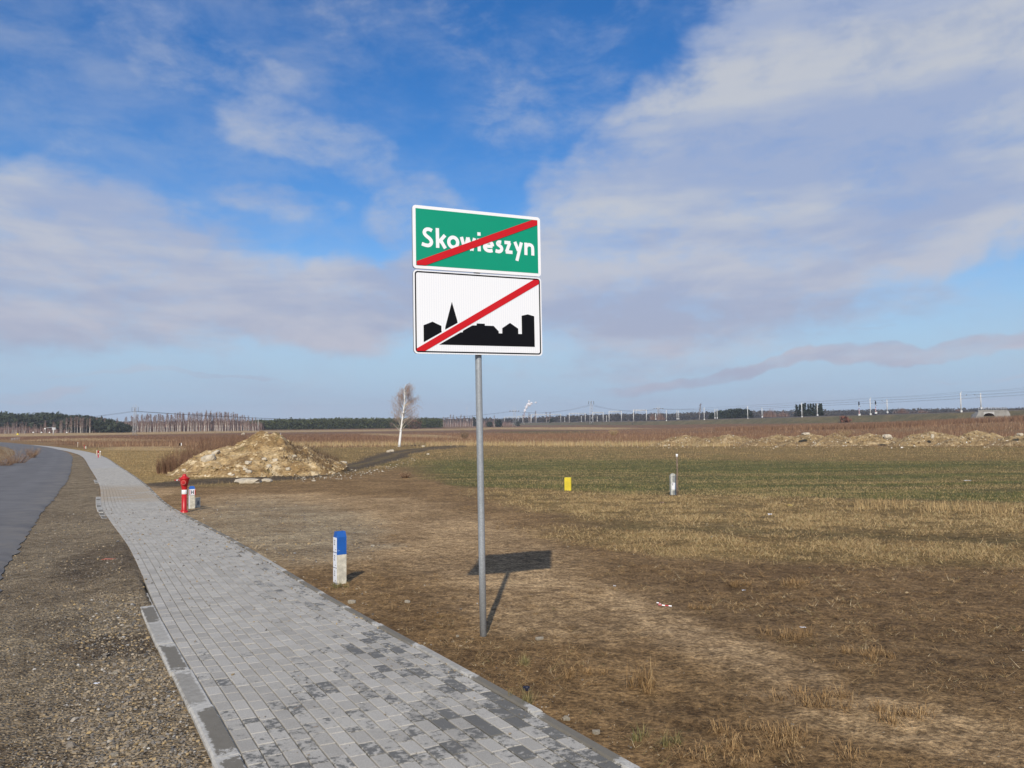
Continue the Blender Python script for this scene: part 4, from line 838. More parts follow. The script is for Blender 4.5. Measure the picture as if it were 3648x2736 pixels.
def grey_marker():
    p0 = at(2399, 1764); p0.z = hg(p0.x, p0.y); k = p0.y/FP; w = 22*k; h = 76*k; root = empty('marker_post', p0, math.radians(8)); tag(root, 'pale marker post with a rounded top and a white paper, left of the bare stake', 'marker post')
    prof = [(-w/2, -.15), (w/2, -.15), (w/2, h-w/2)]+[(w/2*math.cos(t), h-w/2+w/2*math.sin(t)) for t in np.linspace(0, math.pi, 10)[1:-1]]+[(-w/2, h-w/2)]
    n = len(prof); b = MB(); D = .06; b.add([(x, -D, z) for x, z in prof]+[(x, D, z) for x, z in prof], [tuple(range(n)), tuple(range(n, 2*n))[::-1]]+[((i+1) % n, i, n+i, n+(i+1) % n) for i in range(n)]); b.build('slab', simple('pale_concrete', (.52, .52, .47), .9, .2, 12.), root)
    g = simple('grey_recess', (.26, .27, .27), .9, .15, 12.); MB().box((0, -D-.002, h*.72), (w*.42, .004, h*.36)).build('recess', g, root); MB().box((0, -D-.002, h*.11), (w*.42, .004, h*.2)).build('recess', g, root)
    pp = MB().box((.01, -D-.006, h*.42), (w*.82, .006, h*.32)).build('paper', PAPER, root); glyph(pp, SBLACK, Zs, -w*.28, h*.47, w*.2, h*.08, .012, Matrix.Identity(3), Vector((0, -D-.0105, 0)), .0)
    q = at(2413, 1767); q.z = hg(q.x, q.y); st = empty('wooden_stake', q); tag(st, 'thin bare wooden stake with a white painted tip behind the rounded marker post', 'stake'); H = (1767-1622)*k; wd_ = simple('weathered_wood', (.22, .16, .11), .9, .3, 12.)
    pts = [(0, 0, -.2), (-.006, 0, H*.3), (.012, 0, H*.62), (.006, 0, H*.93)]; MB().tube(pts, [.036, .032, .028, .030], 7).build('stick', wd_, st); MB().tube([(.006, 0, H*.925), (.008, 0, H)], [.038, .037], 7).build('painted_tip', REFW, st)
    MB().tube([(.03, 0, H*.22), (.06, -.02, H*.1), (.07, -.02, 0)], .006, 4).build('wire', wd_, st)
grey_marker()
def far_roadside():
    for (px, py, top, lab) in ((350, 1630.5, 1605, 'middle red hydrant farther up the pavement, beside a white marker post'), (300.5, 1599.5, 1586, 'farthest and smallest red hydrant where the pavement bends')):
        p0 = at(px, py); s = (py-top)*p0.y/FP/1.04; r = copy_tree(hyd, (p0.x, p0.y, float(H0(p0.x, p0.y)))); r.scale = (s,)*3; r['label'] = lab
    def stick(px, py, top, wpx, label, capc=None, mat=None):
        p0 = at(px, py); k = p0.y/FP; h = (py-top)*k; w = wpx*k; r = empty('marker_post', (p0.x, p0.y, p0.z)); tag(r, label, 'marker post')
        MB().box((0, 0, h*.42), (w, w*.7, h*.9)).build('shaft', mat or CONC, r); a = w/2; z = h*.87
        MB().add([(-a, -a*.7, z), (a, -a*.7, z), (a, a*.7, z), (-a, a*.7, z), (-a*.5, -a*.3, h), (a*.5, -a*.3, h), (a*.5, a*.3, h), (-a*.5, a*.3, h)], [(0, 1, 5, 4), (1, 2, 6, 5), (2, 3, 7, 6), (3, 0, 4, 7), (4, 5, 6, 7)]).build('cap', capc or CONC, r)
    BEI = simple('beige_concrete', (.48, .40, .30), .9, .15, 9.)
    stick(345, 1624, 1603.5, 3.6, 'beige marker post just left of the middle red hydrant', None, BEI); stick(357, 1629, 1607, 4.2, 'pale marker post with a white top just right of the middle red hydrant', REFW, BEI)
    stick(306, 1599, 1590, 3.6, 'small pale marker post right of the farthest red hydrant', None, CONC); stick(277, 1592, 1576, 2.0, 'thin pale post with a white round top at the bend of the pavement', REFW, BEI)
    p0 = at(642.5, 1622); k = p0.y/FP; r = empty('small_sign', p0); tag(r, 'little black and white sign on a stake in weeds left of the dirt heap', 'sign'); MB().tube([(0, 0, 0), (0, 0, 42*k)], .02, 6).build('stake', simple('stake_wood', (.3, .24, .17), .9), r)
    MB().box((-.04, -.03, 39*k), (5*k, .02, 9*k)).build('black_half', SBLACK, r); MB().box((3.6*k, -.03, 39*k), (2.4*k, .02, 9*k)).build('white_half', REFW, r)
far_roadside()
# ------------------------------------------------------------------ heaps of earth and rubble
def heap(name, label, cat, group, cx, cy, rx, ry, h, mat, seed, gauss=None, rough=.16, n=70, m=150, zbase=None):
    r_ = np.random.default_rng(seed); root = empty(name, (cx, cy, float(H0(cx, cy)))); tag(root, label, cat, group)
    a = np.linspace(0, 2*math.pi, m, endpoint=False); t = np.linspace(0, 1, n); T, A = np.meshgrid(t, a, indexing='ij'); x = rx*T*np.cos(A); y = ry*T*np.sin(A)
    ox, oy = r_.uniform(0, 100, 2); w = fbm(x*.5+ox, y*.5+oy, 4); edge = ss(1., .82, T)
    if gauss is None: prof = (1-T**1.6)
    else:
        prof = 0*x
        for gx, gy, sx, sy, gh in gauss: d = np.sqrt(((x-gx)/sx)**2+((y-gy)/sy)**2); prof = np.maximum(prof, gh*np.clip(1-d, 0, 1)**.92)
    z = h*prof+h*rough*(w+.55*fbm(x*2.1+ox, y*2.1+oy, 3)+.5*np.abs(fbm(x*1.1-ox, y*1.1, 3)))*edge*ss(0, .15, prof)
    zz = H0(cx+x, cy+y)-float(H0(cx, cy)); V = np.stack([x, y, z+zz-.03-.25*(T > .99)], -1)
    i, j = np.meshgrid(np.arange(n-1), np.arange(m), indexing='ij'); j2 = (j+1) % m; Fc = np.stack([i*m+j, (i+1)*m+j, (i+1)*m+j2, i*m+j2], -1).reshape(-1, 4)
    np_mesh('earth', V.reshape(-1, 3), Fc, mat, None, root, smooth=False)
    def surf(px, py):
        tt = np.sqrt((px/rx)**2+(py/ry)**2).clip(0, 1); aa = (np.arctan2(py/ry, px/rx) % (2*math.pi))/(2*math.pi)*m; ii = (tt*(n-1)).astype(int).clip(0, n-1); jj = np.round(aa).astype(int) % m
        return V[ii, jj, 2]
    return root, surf
def earth_mat(name, pal, sc=1.):
    m = NM(name, .95); P = m.pos(); a = m.noise(P, .9*sc, 5, .62); b = m.noise(P, 3.6*sc, 5, .7); c = m.noise(P, 14*sc, 3, .6)
    k = m.mix(m.mr(a, .42, .60), pal[0], pal[1]); k = m.mix(m.mr(b, .54, .62), k, pal[2]); k = m.mix(m.mr(b, .46, .36), k, pal[3]); k = m.mix(m.mr(m.noise(P, 2.2*sc, 4, .6), .60, .68), k, pal[4])
    g = m.mix(m.mr(c, .3, .7), (.72, .7, .68), (1.25, 1.25, 1.25)); m.col(m.mix(1., k, g, 'MULTIPLY')); m.bump(m.math('ADD', m.math('MULTIPLY', b, 1.), m.math('MULTIPLY', c, .4)), .14); return m.m
SLAB = simple('pale_slab', (.52, .45, .34), .9, .18, 3., bump=.02)
def boulder(name, loc, size, seed, mat, parent=None):
    r_ = np.random.default_rng(seed); o_ = []
    import bmesh
    bm = bmesh.new(); bmesh.ops.create_icosphere(bm, subdivisions=2, radius=.5)
    k = r_.normal(0, 1, 3)
    for v in bm.verts:
        c = v.co; f_ = 1+.28*math.sin(c.x*7+k[0]*3)*math.cos(c.y*6+k[1]*3)+.14*r_.normal()*.6; q = Vector((max(-.43, min(.43, c.x*f_)), max(-.42, min(.42, c.y*f_)), max(-.36, min(.38, c.z*f_)))); v.co = Vector((q.x*size[0]*1.4, q.y*size[1]*1.4, q.z*size[2]*1.5))
    me = bpy.data.meshes.new(name); bm.to_mesh(me); bm.free(); me.materials.append(mat); o = bpy.data.objects.new(name, me); link(o, parent); o.location = loc; return o
def heaps():
    mud = earth_mat('sandy_earth', ((.245, .155, .062), (.42, .30, .15), (.58, .455, .275), (.17, .105, .045), (.19, .135, .055)), .5)
    Y = 44.5; k = Y/FP; c = pt(925, 1690, Y); cx = c.x
    gauss = [(-.1, .6, 3.9, 4.2, 1.0), (.75, .4, 3.0, 3.4, .93), (-1.6, -.2, 3.2, 3.6, .72), (-2.9, -.6, 2.0, 2.4, .26), (2.5, .3, 2.6, 3.2, .60), (3.5, .5, 2.0, 2.6, .34), (-.2, -1.7, 2.6, 2.4, .48)]
    root, surf = heap('dirt_heap', 'large sandy dirt heap with pale stones behind the near hydrant', 'dirt heap', None, cx, Y, 4.9, 4.7, 2.30, mud, 3, gauss, .125, 110, 260)
    n = 900; a = rng.uniform(0, 6.28, n); t = np.sqrt(rng.random(n))*.97; x = 5.0*t*np.cos(a); y = 4.7*t*np.sin(a); z = surf(x, y); sz = .035+.13*rng.random(n)**4+.06*(z < .5)*rng.random(n)
    P = np.stack([x, y, z+sz*.1], 1); PST = tinted('heap_stone', [(0, (.20, .13, .055)), (.6, (.38, .27, .13)), (.9, (.54, .42, .25)), (1, (.68, .60, .46))]); o = pebbles('rubble', P, sz, PST, .7, root); o['kind'] = 'stuff'; o['label'] = 'small pale stones and clods scattered over the heap'
    sticks = np.array([(rng.uniform(1.5, 4.2), rng.uniform(-1.9, 1.4)) for _ in range(1300)]); zz = surf(sticks[:, 0], sticks[:, 1]); V = blades('dry_weeds', cx+sticks[:, 0], Y+sticks[:, 1], rng.uniform(.12, .5, 1300), np.full(1300, .02), rng.uniform(.1, 1.1, 1300), TWIG, rng.random(1300)*.6, z0=zz+root.location.z, parent=None)
    V.location = -root.location; V.parent = root; V['kind'] = 'stuff'
    big = [(742, 1638, 40, 22, 'big pale concrete slab on the left shoulder of the dirt heap'), (768, 1617, 26, 12, 'long pale stone above the big slab on the dirt heap'), (866, 1549, 11, 8, 'small white stone at the left end of the heap top'), (1047, 1629, 16, 9, 'flat pale stone high on the right slope of the dirt heap'), (1026, 1677, 14, 9, 'pale stone low on the right foot of the dirt heap'),
           (883, 1653, 20, 12, 'pale stone in the middle of the dirt heap above a second one'), (886, 1683, 20, 11, 'pale stone at the middle foot of the dirt heap'), (874, 1674, 13, 8, 'stone just above the pale stone at the middle foot of the heap'), (957, 1664, 14, 12, 'upright pale stone right of the middle of the dirt heap foot'), (980, 1645, 15, 12, 'rough tan stone in the middle of the right slope'),
           (942, 1640, 14, 9, 'small tan stone below the pale sandy patch of the heap'), (828, 1694, 12, 6, 'small stone at the left middle foot of the heap'), (657, 1677, 14, 9, 'tan stone at the far left foot of the dirt heap')]
    for i, (px, py, w, h, lab) in enumerate(big):
        v = np.array(ray(px, py)); best = None
        for q in np.arange(38.5, 47, .05):
            p_ = v*(q/v[1]); zz = CZ+p_[2]; g = float(surf(np.array([p_[0]-cx]), np.array([q-Y]))[0])+root.location.z if ((p_[0]-cx)/5.2)**2+((q-Y)/4.9)**2 < 1 else float(H0(p_[0], q))
            if zz <= g: best = (p_[0], q, g); break
        if best is None: best = tuple(at(px, py))
        kk = best[1]/FP; o = boulder('stone', (best[0], best[1], best[2]+h*kk*.2), (w*kk, w*kk*.8, h*kk), 40+i, SLAB); tag(o, lab, 'stone', 'pale stones lying on the dirt heap'); o.rotation_euler = (random.gauss(0, .12), random.gauss(0, .25), random.uniform(-.3, .3))
    tarp = simple('dark_plastic', (.02, .022, .028), .35, .3, 9.); p0 = at(965, 1688.5); p0.y -= 1.2; p0.z = float(H0(p0.x, p0.y)); b = MB(); rr = random.Random(3); xs = np.linspace(-.62, .62, 14)
    vs = [(x, y_, .03+rr.random()*.11*(1-abs(x)/.7)) for y_ in (-.14, 0, .14) for x in xs]; b.add(vs, [(i+14*j, i+1+14*j, i+15+14*j, i+14+14*j) for j in range(2) for i in range(13)]); o = b.build('plastic_sheet', tarp); o.location = (p0.x-.15, p0.y, p0.z); tag(o, 'crumpled dark plastic sheet at the foot of the dirt heap', 'plastic sheet')
    # row of rubble heaps at the far side of the green field
    rub = earth_mat('rubble_earth', ((.235, .16, .075), (.31, .22, .105), (.43, .32, .18), (.165, .108, .052), (.20, .15, .07)), .42)
    spec = [(2455, 1545, 125, 'low sandy rubble heap at the left end of the row'), (2600, 1541, 120, 'second rubble heap from the left, with a smooth pale crest'), (2770, 1541, 115, 'rubble heap below the spruce clump, third from the left'), (2880, 1540, 105, 'white topped rubble heap, fourth from the left'), (2975, 1542, 90, 'small rubble heap between the white topped one and the signals'),
            (3100, 1533, 130, 'broad brown rubble heap below the railway signals'), (3315, 1532, 135, 'rubble heap with a white sack on its face'), (3480, 1526, 130, 'highest brown rubble heap near the right edge'), (3655, 1538, 120, 'last low rubble heap at the right edge')]
    PS = tinted('rubble_stone', [(0, (.16, .11, .06)), (.6, (.33, .245, .14)), (.82, (.46, .37, .24)), (.95, (.62, .56, .46)), (1, (.8, .78, .74))])
    for i, (px, top, hw, lab) in enumerate(spec):
        g = at(px, 1588); Yh = g.y+2.2; kk = Yh/FP; cz = float(H0(g.x, Yh)); c = pt(px, top, Yh); h = c.z-cz; rx = hw*kk*1.25; ry = 3.0
        gs = [(0, 0, rx*.95, ry*.9, .9), (rx*.35, .2, rx*.5, ry*.7, .72), (-rx*.38, -.1, rx*.5, ry*.7, .66), (rng.uniform(-1, 1), -.9, rx*.6, ry*.5, .55)]
        root, surf = heap('rubble_heap', lab, 'rubble heap', 'rubble heaps in a row beyond the green field', c.x, Yh, rx, ry, h, rub, 20+i, gs, .17, 44, 120)
        n = 300; a = rng.uniform(0, 6.28, n); t = np.sqrt(rng.random(n))*.98; x = rx*t*np.cos(a); y = -abs(ry*t*np.sin(a))*.98; z = surf(x, y); bs = .04+.15*rng.random(n)**5+.05*rng.random(n)*(z < h*.5); o = pebbles('rubble', np.stack([x, y, z+bs*.15], 1), bs, PS, .8, root); o['kind'] = 'stuff'; o['label'] = 'pale stones and broken rubble'
    n = 200; px = np.r_[rng.uniform(2250, 2480, 40), rng.uniform(2400, 3800, 160)]; P = ats(px, 1594+rng.normal(0, 2.2, n)); o = pebbles('field_stones', P+np.array([0, 0, .04]), .06+.18*rng.random(n)**3, PS, .7); tag(o, kind='stuff', label='pale stones strewn along the foot of the rubble heaps')
    for px, py, w, h, lab in ((3161, 1556, 26, 16, 'big white block between the fourth and fifth rubble heaps'), (3322, 1555, 10, 14, 'white sack on the face of a rubble heap'), (2870, 1546, 24, 9, 'white slab on the crest of the fourth rubble heap'), (3635, 1548, 18, 9, 'pale slab at the right edge on the last heap'), (2368, 1590, 14, 7, 'larger pale stone left of the rubble heaps')):
        g = at(px, 1590); Yh = g.y+1.2; kk = Yh/FP; q = pt(px, py, Yh); o = boulder('block', q, (w*kk, w*kk*.7, h*kk), int(px), SLAB); tag(o, lab, 'stone block')
heaps()

# ------------------------------------------------------------------ trees
BARK = NM('birch_bark', .8); P_ = BARK.obj(); bb_ = BARK.noise(P_, 3., 4, .7, scale=(1, 1, 2.2)); BARK.col(BARK.mix(BARK.mr(bb_, .40, .33), (.78, .77, .74), (.06, .05, .045))); BARKM = BARK.m
FBARK = simple('far_birch_bark', (.66, .60, .53), .9, .30, .6)
CROWN = tinted('birch_twigs', [(0, (.14, .08, .06)), (.6, (.30, .20, .16)), (1, (.52, .42, .35))])
FCROWN = tinted('far_twigs', [(0, (.14, .085, .07)), (.6, (.24, .155, .13)), (1, (.40, .30, .25))])
NEEDLE = tinted('pine_needles', [(0, (.025, .034, .014)), (.5, (.065, .078, .030)), (.85, (.12, .13, .045)), (1, (.18, .18, .07))])
DARKN = tinted('spruce_needles', [(0, (.010, .016, .012)), (.6, (.022, .034, .020)), (1, (.045, .06, .03))])
FARW = tinted('far_wood', [(0, (.030, .028, .024)), (.6, (.058, .05, .040)), (1, (.10, .08, .062))])
class TB:
    def __init__(s): s.V = []; s.F = []; s.T = []; s.n = 0
    def tri(s, a, b, w, t, r_):
        d = b-a; q = np.cross(d, r_.normal(0, 1, 3)); q = q/(np.linalg.norm(q)+1e-9)*w/2; s.V += [a-q, a+q, b]; s.F.append((s.n, s.n+1, s.n+2)); s.T.append(t); s.n += 3
    def clump(s, P, size, t, r_):
        q = r_.normal(0, size, (3, 3)); s.V += list(P+q); s.F.append((s.n, s.n+1, s.n+2)); s.T.append(t); s.n += 3
    def obj(s, name, mat, parent=None): return np_mesh(name, np.array(s.V), np.array(s.F), mat, dict(tint=('FACE', np.array(s.T))), parent)
def solo_birch():
    base = at(1422, 1592); Y = base.y; r_ = np.random.default_rng(11); root = empty('birch_tree', base); tag(root, 'lone bare birch with a white trunk leaning right beside the dark farm track', 'birch tree')
    pts = [(1422.5, 1594), (1423.5, 1578), (1426, 1555), (1429, 1526), (1433.5, 1491), (1439, 1456), (1441.6, 1423), (1440.5, 1391), (1446, 1368)]
    P = [np.array(pt(a, b, Y))-np.array(base) for a, b in pts]; w = [.19, .165, .15, .13, .11, .085, .06, .035, .012]
    MB().tube([Vector(q) for q in P], w, 8).build('trunk', BARKM, root)
    k = Y/FP; limbs = MB(); tb = TB(); rad = [.045, .04, .03, .02, .01]
    def trunk_at(py):
        ys = [b for a, b in pts][::-1]; i = np.interp(py, ys, np.arange(len(pts))[::-1]); f_ = int(i); f_ = min(f_, len(P)-2); return P[f_]*(1-(i-f_))+P[f_+1]*(i-f_)
    # limbs: start height (px), side, reach px, rise px
    L_ = [(1534, 1, 40, 42), (1524, 1, 42, 52), (1519, 1, 34, 36), (1540, -1, 26, 30), (1524, -1, 22, 45), (1516, -1, 14, 36), (1512, 1, 10, 18), (1490, 1, 38, 32), (1488, -1, 22, 34), (1480, -1, 30, 50), (1468, 1, 26, 40), (1455, 1, 40, 46), (1452, -1, 16, 46), (1440, 1, 16, 40), (1432, -1, 12, 32), (1424, 1, 24, 36), (1415, 1, 12, 32), (1408, -1, 7, 26), (1402, 1, 20, 26), (1392, 1, 8, 22), (1500, 1, 46, 20), (1478, 1, 50, 34), (1462, -1, 28, 44), (1448, 1, 36, 30), (1428, -1, 20, 26), (1500, -1, 30, 30)]
    for py, sd_, re, ri in L_:
        for dup_ in range(2):
            a0 = trunk_at(py+dup_*4); dep = r_.normal(0, .6)*re*k+(0 if dup_ == 0 else r_.choice([-1, 1])*re*k*.9); rx = re*k*sd_*(1.12 if dup_ == 0 else .45); rz = ri*k
            Q = [a0+np.array([rx*t, dep*t, rz*(t**.85)]) for t in (0, .3, .6, .85, 1.)]; s_ = (.5+.5*re/40)
            limbs.tube([Vector(q) for q in Q], [v*s_ for v in rad], 4, False)
            for i in range(30 if py < 1505 else 8):
                t = r_.uniform(.3 if py < 1505 else .8, 1.05); f_ = min(3, int(t*4)); p0 = Q[0]+(Q[-1]-Q[0])*t; d = np.array([sd_*abs(r_.normal(.6, .5))+.2, r_.normal(0, .6), r_.normal(.25, .5)]); l1 = r_.uniform(.3, 1.05); p1 = p0+d/np.linalg.norm(d)*l1
                tb.tri(p0, p1, .014, .4+.6*r_.random(), r_)
                for j in range(4):
                    tt = r_.uniform(.3, 1); q0 = p0+(p1-p0)*tt; dd = np.array([.18+r_.normal(0, .16), r_.normal(0, .2), -1.]); tb.tri(q0, q0+dd*r_.uniform(.25, .85), .0085, .3+.7*r_.beta(2, 2), r_)
    limbs.build('limbs', simple('birch_limb', (.52, .46, .37), .85, .25, 2.), root); tb.obj('twigs', CROWN, root)
solo_birch()
def far_birch_proto(seed, lean, h=12.):
    r_ = np.random.default_rng(seed); root = empty('birch_tree', (0, 0, 0)); x = r_.normal(0, .25, 5).cumsum()*.4; zs = np.array([-.5, .25, .5, .75, 1.])*h; lx = lean*zs/h
    MB().tube([(x[i]*.5+lx[i], 0, zs[i]) for i in range(5)], [.21, .17, .13, .08, .03], 5, False).build('trunk', FBARK, root); tb = TB()
    for i in range(120):
        t = r_.uniform(.28, 1.0); p0 = np.array([np.interp(t*h, zs, x)*.5+lean*t, 0, t*h]); a = r_.uniform(0, 6.28); l_ = (1.08-t)*2.6*r_.uniform(.4, 1)+.35; p1 = p0+np.array([math.cos(a)*l_*.6, math.sin(a)*l_*.6, l_*1.05]); tb.tri(p0, p1, .085, r_.random()*.9, r_)
        for j in range(3): q0 = p0+(p1-p0)*r_.uniform(.4, 1); tb.tri(q0, q0+r_.normal(0, .5, 3)+np.array([0, 0, .3]), .07, r_.random()*.8, r_)
    tb.obj('crown', FCROWN, root); return root
def conifer_mass(name, label, rows, mat, seed, kind='pine', trunk=None):
    r_ = np.random.default_rng(seed); tb = TB()
    for x, y, z, h, w in rows:
        n = int(70 if kind != 'far' else 26)
        for i in range(n):
            if kind == 'spruce': t = r_.random()**.8; rad = (1-t)*w*.5*r_.uniform(.5, 1.1)+.1; P = np.array([0, 0, t*h*.98])
            elif kind == 'bush': t = r_.random(); rad = w*.5*math.sqrt(max(0, 1-(2*t-.9)**2*.75))*r_.uniform(.4, 1.1); P = np.array([0, 0, (t*.95+.02)*h])
            else: t = .35+.65*r_.random(); rad = w*.5*math.sqrt(max(0, 1-((t-.68)/.36)**2))*r_.uniform(.3, 1.1); P = np.array([0, 0, t*h])
            a = r_.uniform(0, 6.28); P = P+np.array([x+math.cos(a)*rad, y+math.sin(a)*rad, z]); tb.clump(P, w*.16 if kind != 'spruce' else w*.10, np.clip(r_.beta(2, 2.5)*.8+.25*t-.05, 0, 1), r_)
    o = tb.obj(name, mat)
    if label: tag(o, kind='stuff', label=label)
    return o
def woods():
    protos = [far_birch_proto(60+i, random.uniform(-1.2, 1.2)) for i in range(7)]; lab = 'white stemmed birch in the long row along the edge of the wood'; grp = 'birches along the edge of the wood'; used = set()
    def place(px, py, top, back=0., lb=None, gp=None):
        i = random.randrange(7); p0 = at(px, py); y = p0.y+back; x = p0.x*y/p0.y; z = float(H0(x, y)); h = (py-top)*p0.y/FP
        if i not in used: o = protos[i]; used.add(i); o.location = (x, y, z)
        else: o = copy_tree(protos[i], (x, y, z))
        o.rotation_euler = (0, 0, random.choice([0, math.pi])+random.uniform(-.5, .5)); s = h/12.; o.scale = (s*random.uniform(.9, 1.2), s*random.uniform(.9, 1.2), s); tag(o, lb or lab, 'birch tree', gp or grp)
    tops = lambda px: float(np.interp(px, [0, 200, 250, 330, 420, 500, 560, 640, 760, 820, 880, 950], [1508, 1506, 1488, 1492, 1492, 1483, 1480, 1476, 1471, 1474, 1486, 1492]))
    for i in range(190):
        px = 12+i*4.75+random.gauss(0, 1.8)
        if px < 235 and random.random() < .5: continue
        if 330 < px < 470 and random.random() < .45: continue
        place(px, float(np.interp(px, [0, 900], [1546, 1535]))+random.uniform(-.6, .5), tops(px)+random.gauss(0, 3.5), random.uniform(0, 14))
    g2, l2 = 'birches right of the young pine plantation', 'slim pale birch right of the young pine plantation'
    for px in (1581, 1588, 1597, 1604, 1613, 1622, 1632, 1640, 1649, 1658, 1668, 1676, 1684, 1745, 1760): place(px, 1520, random.uniform(1478, 1490), random.uniform(0, 20), l2, g2)
    g3, l3 = 'birches in front of the railway gantries', 'small birch standing in front of the railway gantries'
    for px, py, top in ((1868, 1514, 1478), (1884, 1514, 1474), (1906, 1514, 1466), (1948, 1514, 1470), (1955, 1514, 1470), (1890, 1512, 1478), (2490, 1492, 1440)):
        if px == 2490: place(px, 1498, top, 0, 'grey bushy tree behind the railway line above the left rubble heap', 'single trees behind the railway')
        else: place(px, py, top, 0, {1868: 'leftmost small birch right of the flat topped pylon', 1884: 'second small birch right of the flat topped pylon', 1890: 'thin birch just right of the second small birch', 1906: 'tallest small birch beside the light pole', 1948: 'left birch of a close pair before the wide gantry', 1955: 'right birch of a close pair before the wide gantry'}[px], g3)
    # purple brown brush behind the stems
    tb = TB(); r_ = np.random.default_rng(5)
    px = np.r_[r_.uniform(-60, 520, 2600), r_.uniform(-60, 960, 5600), r_.uniform(1020, 1420, 900), r_.uniform(1575, 1830, 700)]
    base = np.interp(px, [0, 900, 1000, 1830], [1545, 1534, 1530, 1516]); P0 = ats(px, base); tp = np.array([np.interp(p_, [0, 200, 250, 330, 420, 500, 560, 640, 760, 820, 880, 950, 1020, 1200, 1400, 1576, 1700, 1830], [1516, 1512, 1496, 1498, 1497, 1489, 1486, 1482, 1478, 1480, 1492, 1498, 1496, 1490, 1484, 1492, 1490, 1496]) for p_ in px])
    for i in range(len(px)):
        back = (4 if px[i] < 520 and i < 2600 else 26)+r_.uniform(0, 30); s_ = (P0[i, 1]+back)/P0[i, 1]; x = P0[i, 0]*s_; y = P0[i, 1]*s_; z = float(-4.69 if x < 20 else H0(x, y)); h = (base[i]-tp[i])*P0[i, 1]/FP*r_.uniform(.35, 1.02); b = np.array([x, y, z-.3]); tb.tri(b, b+np.array([r_.normal(0, .7), r_.normal(0, .7), h]), r_.uniform(.35, .9), np.clip(r_.beta(2, 3), 0, 1), r_)
    o = tb.obj('birch_brush', FCROWN); tag(o, kind='stuff', label='purple brown mass of bare birches behind the first row of stems')
    # dark pine forest at the left
    rows = []
    for row in range(4):
        for px in np.arange(-80, 470, 8.5):
            px_ = px+random.gauss(0, 3); top = float(np.interp(px_, [-80, 0, 60, 200, 240, 330, 400, 470], [1476, 1475, 1477, 1475, 1482, 1489, 1502, 1520]))+random.gauss(0, 1.6)+[9, 5, 2, 0][row]; p0 = at(px_, 1545); y = p0.y+60+row*22; x = p0.x*y/p0.y; z = float(H0(x, y)); q = pt(px_, top, y); h = q.z-z
            if h > 4: rows.append((x, y, z, h, 7.5))
    conifer_mass('pine_forest', 'dark green pine forest rising behind the birches at the left', rows, tinted('dark_pine_needles', [(0, (.014, .020, .012)), (.6, (.034, .044, .024)), (1, (.07, .08, .04))]), 8)
    # young pine plantation
    rows = []
    for row in range(5):
        for px in np.arange(880, 1572, 5.2):
            px_ = px+random.gauss(0, 2); p0 = at(px_, float(np.interp(px_, [880, 1570], [1532, 1524]))); y = p0.y+row*5; x = p0.x*y/p0.y; z = float(H0(x, y)); top = float(np.interp(px_, [878, 900, 940, 1000, 1240, 1570], [1505, 1500, 1497, 1495, 1491, 1491]))+random.gauss(0, 2.2)
            if 1440 < px_ < 1500 and row < 2: continue
            rows.append((x, y, z, pt(px_, top, y).z-z, random.uniform(2.6, 4.2)))
    conifer_mass('pine_plantation', 'long low block of young green pines across the middle distance', rows, NEEDLE, 9, 'bush')
    rows = [(lambda p0, y: (p0.x*y/p0.y, y, float(H0(0, y)), 8.0, 4.5))(at(px, 1527), at(px, 1527).y-4) for px in (1462, 1472, 1484, 1494)]; conifer_mass('brown_bush', 'rust brown leafless bushes in the gap of the pine plantation', rows, tinted('brown_bush', [(0, (.07, .038, .025)), (1, (.19, .11, .07))]), 12, 'bush')
    # small pines in front of the railway
    for px, py, top, w, lab in ((1744, 1521, 1502, 22, 'small dark pine left of the middle pylon'), (1776, 1521, 1497, 26, 'larger dark pine left of the middle pylon'), (1843, 1518, 1500, 16, 'low dark pine right behind the middle pylon'), (1965, 1514, 1488, 16, 'dark pine right of the small birches at the railway'), (2168, 1512, 1498, 10, 'tiny dark fir on the railway bank'), (1520, 1524, 1484, 12, 'tall thin pine rising above the right end of the plantation'), (1690, 1518, 1484, 16, 'round topped pine beside the slim birches')):
        p0 = at(px, py); k = p0.y/FP; root = empty('pine_tree', p0); tag(root, lab, 'pine tree'); MB().tube([(0, 0, -.3), (0, 0, (py-top)*k*.8)], [.2, .08], 5).build('trunk', simple('pine_bark', (.12, .08, .06), .9), root)
        o = conifer_mass('crown', None, [(0, 0, 0, (py-top)*k, w*k), (0, .5, 0, (py-top)*k*.9, w*k*.8)], DARKN, int(px), 'bush'); o.parent = root
    # spruce clump behind the railway
    names = ['leftmost and lowest', 'second', 'third', 'fourth, twin topped', 'fifth', 'sixth, tallest', 'seventh', 'eighth', 'ninth', 'rightmost, broad']
    for i, (px, top, w) in enumerate(((2838, 1443, 20), (2849, 1440, 18), (2861, 1438, 20), (2868, 1436, 18), (2879, 1440, 18), (2888, 1438, 18), (2897, 1437, 20), (2908, 1437, 18), (2920, 1437, 20), (2924, 1441, 24))):
        Yd = 560+random.uniform(-8, 14); q = pt(px, top, Yd); z = float(H0(q.x, Yd)); k = Yd/FP; root = empty('spruce_tree', (q.x, Yd, z)); tag(root, names[i]+' spruce of the dark clump behind the railway line', 'spruce tree', 'spruces in the clump behind the railway')
        MB().tube([(0, 0, -.3), (0, 0, (q.z-z)*.9)], [.25, .05], 5).build('trunk', simple('spruce_bark', (.1, .07, .06), .9) if i == 0 else bpy.data.materials['spruce_bark'], root); o = conifer_mass('crown', None, [(0, 0, 0, q.z-z, w*k*1.25)]*4, DARKN, 90+i, 'spruce'); o.parent = root
    rows = []
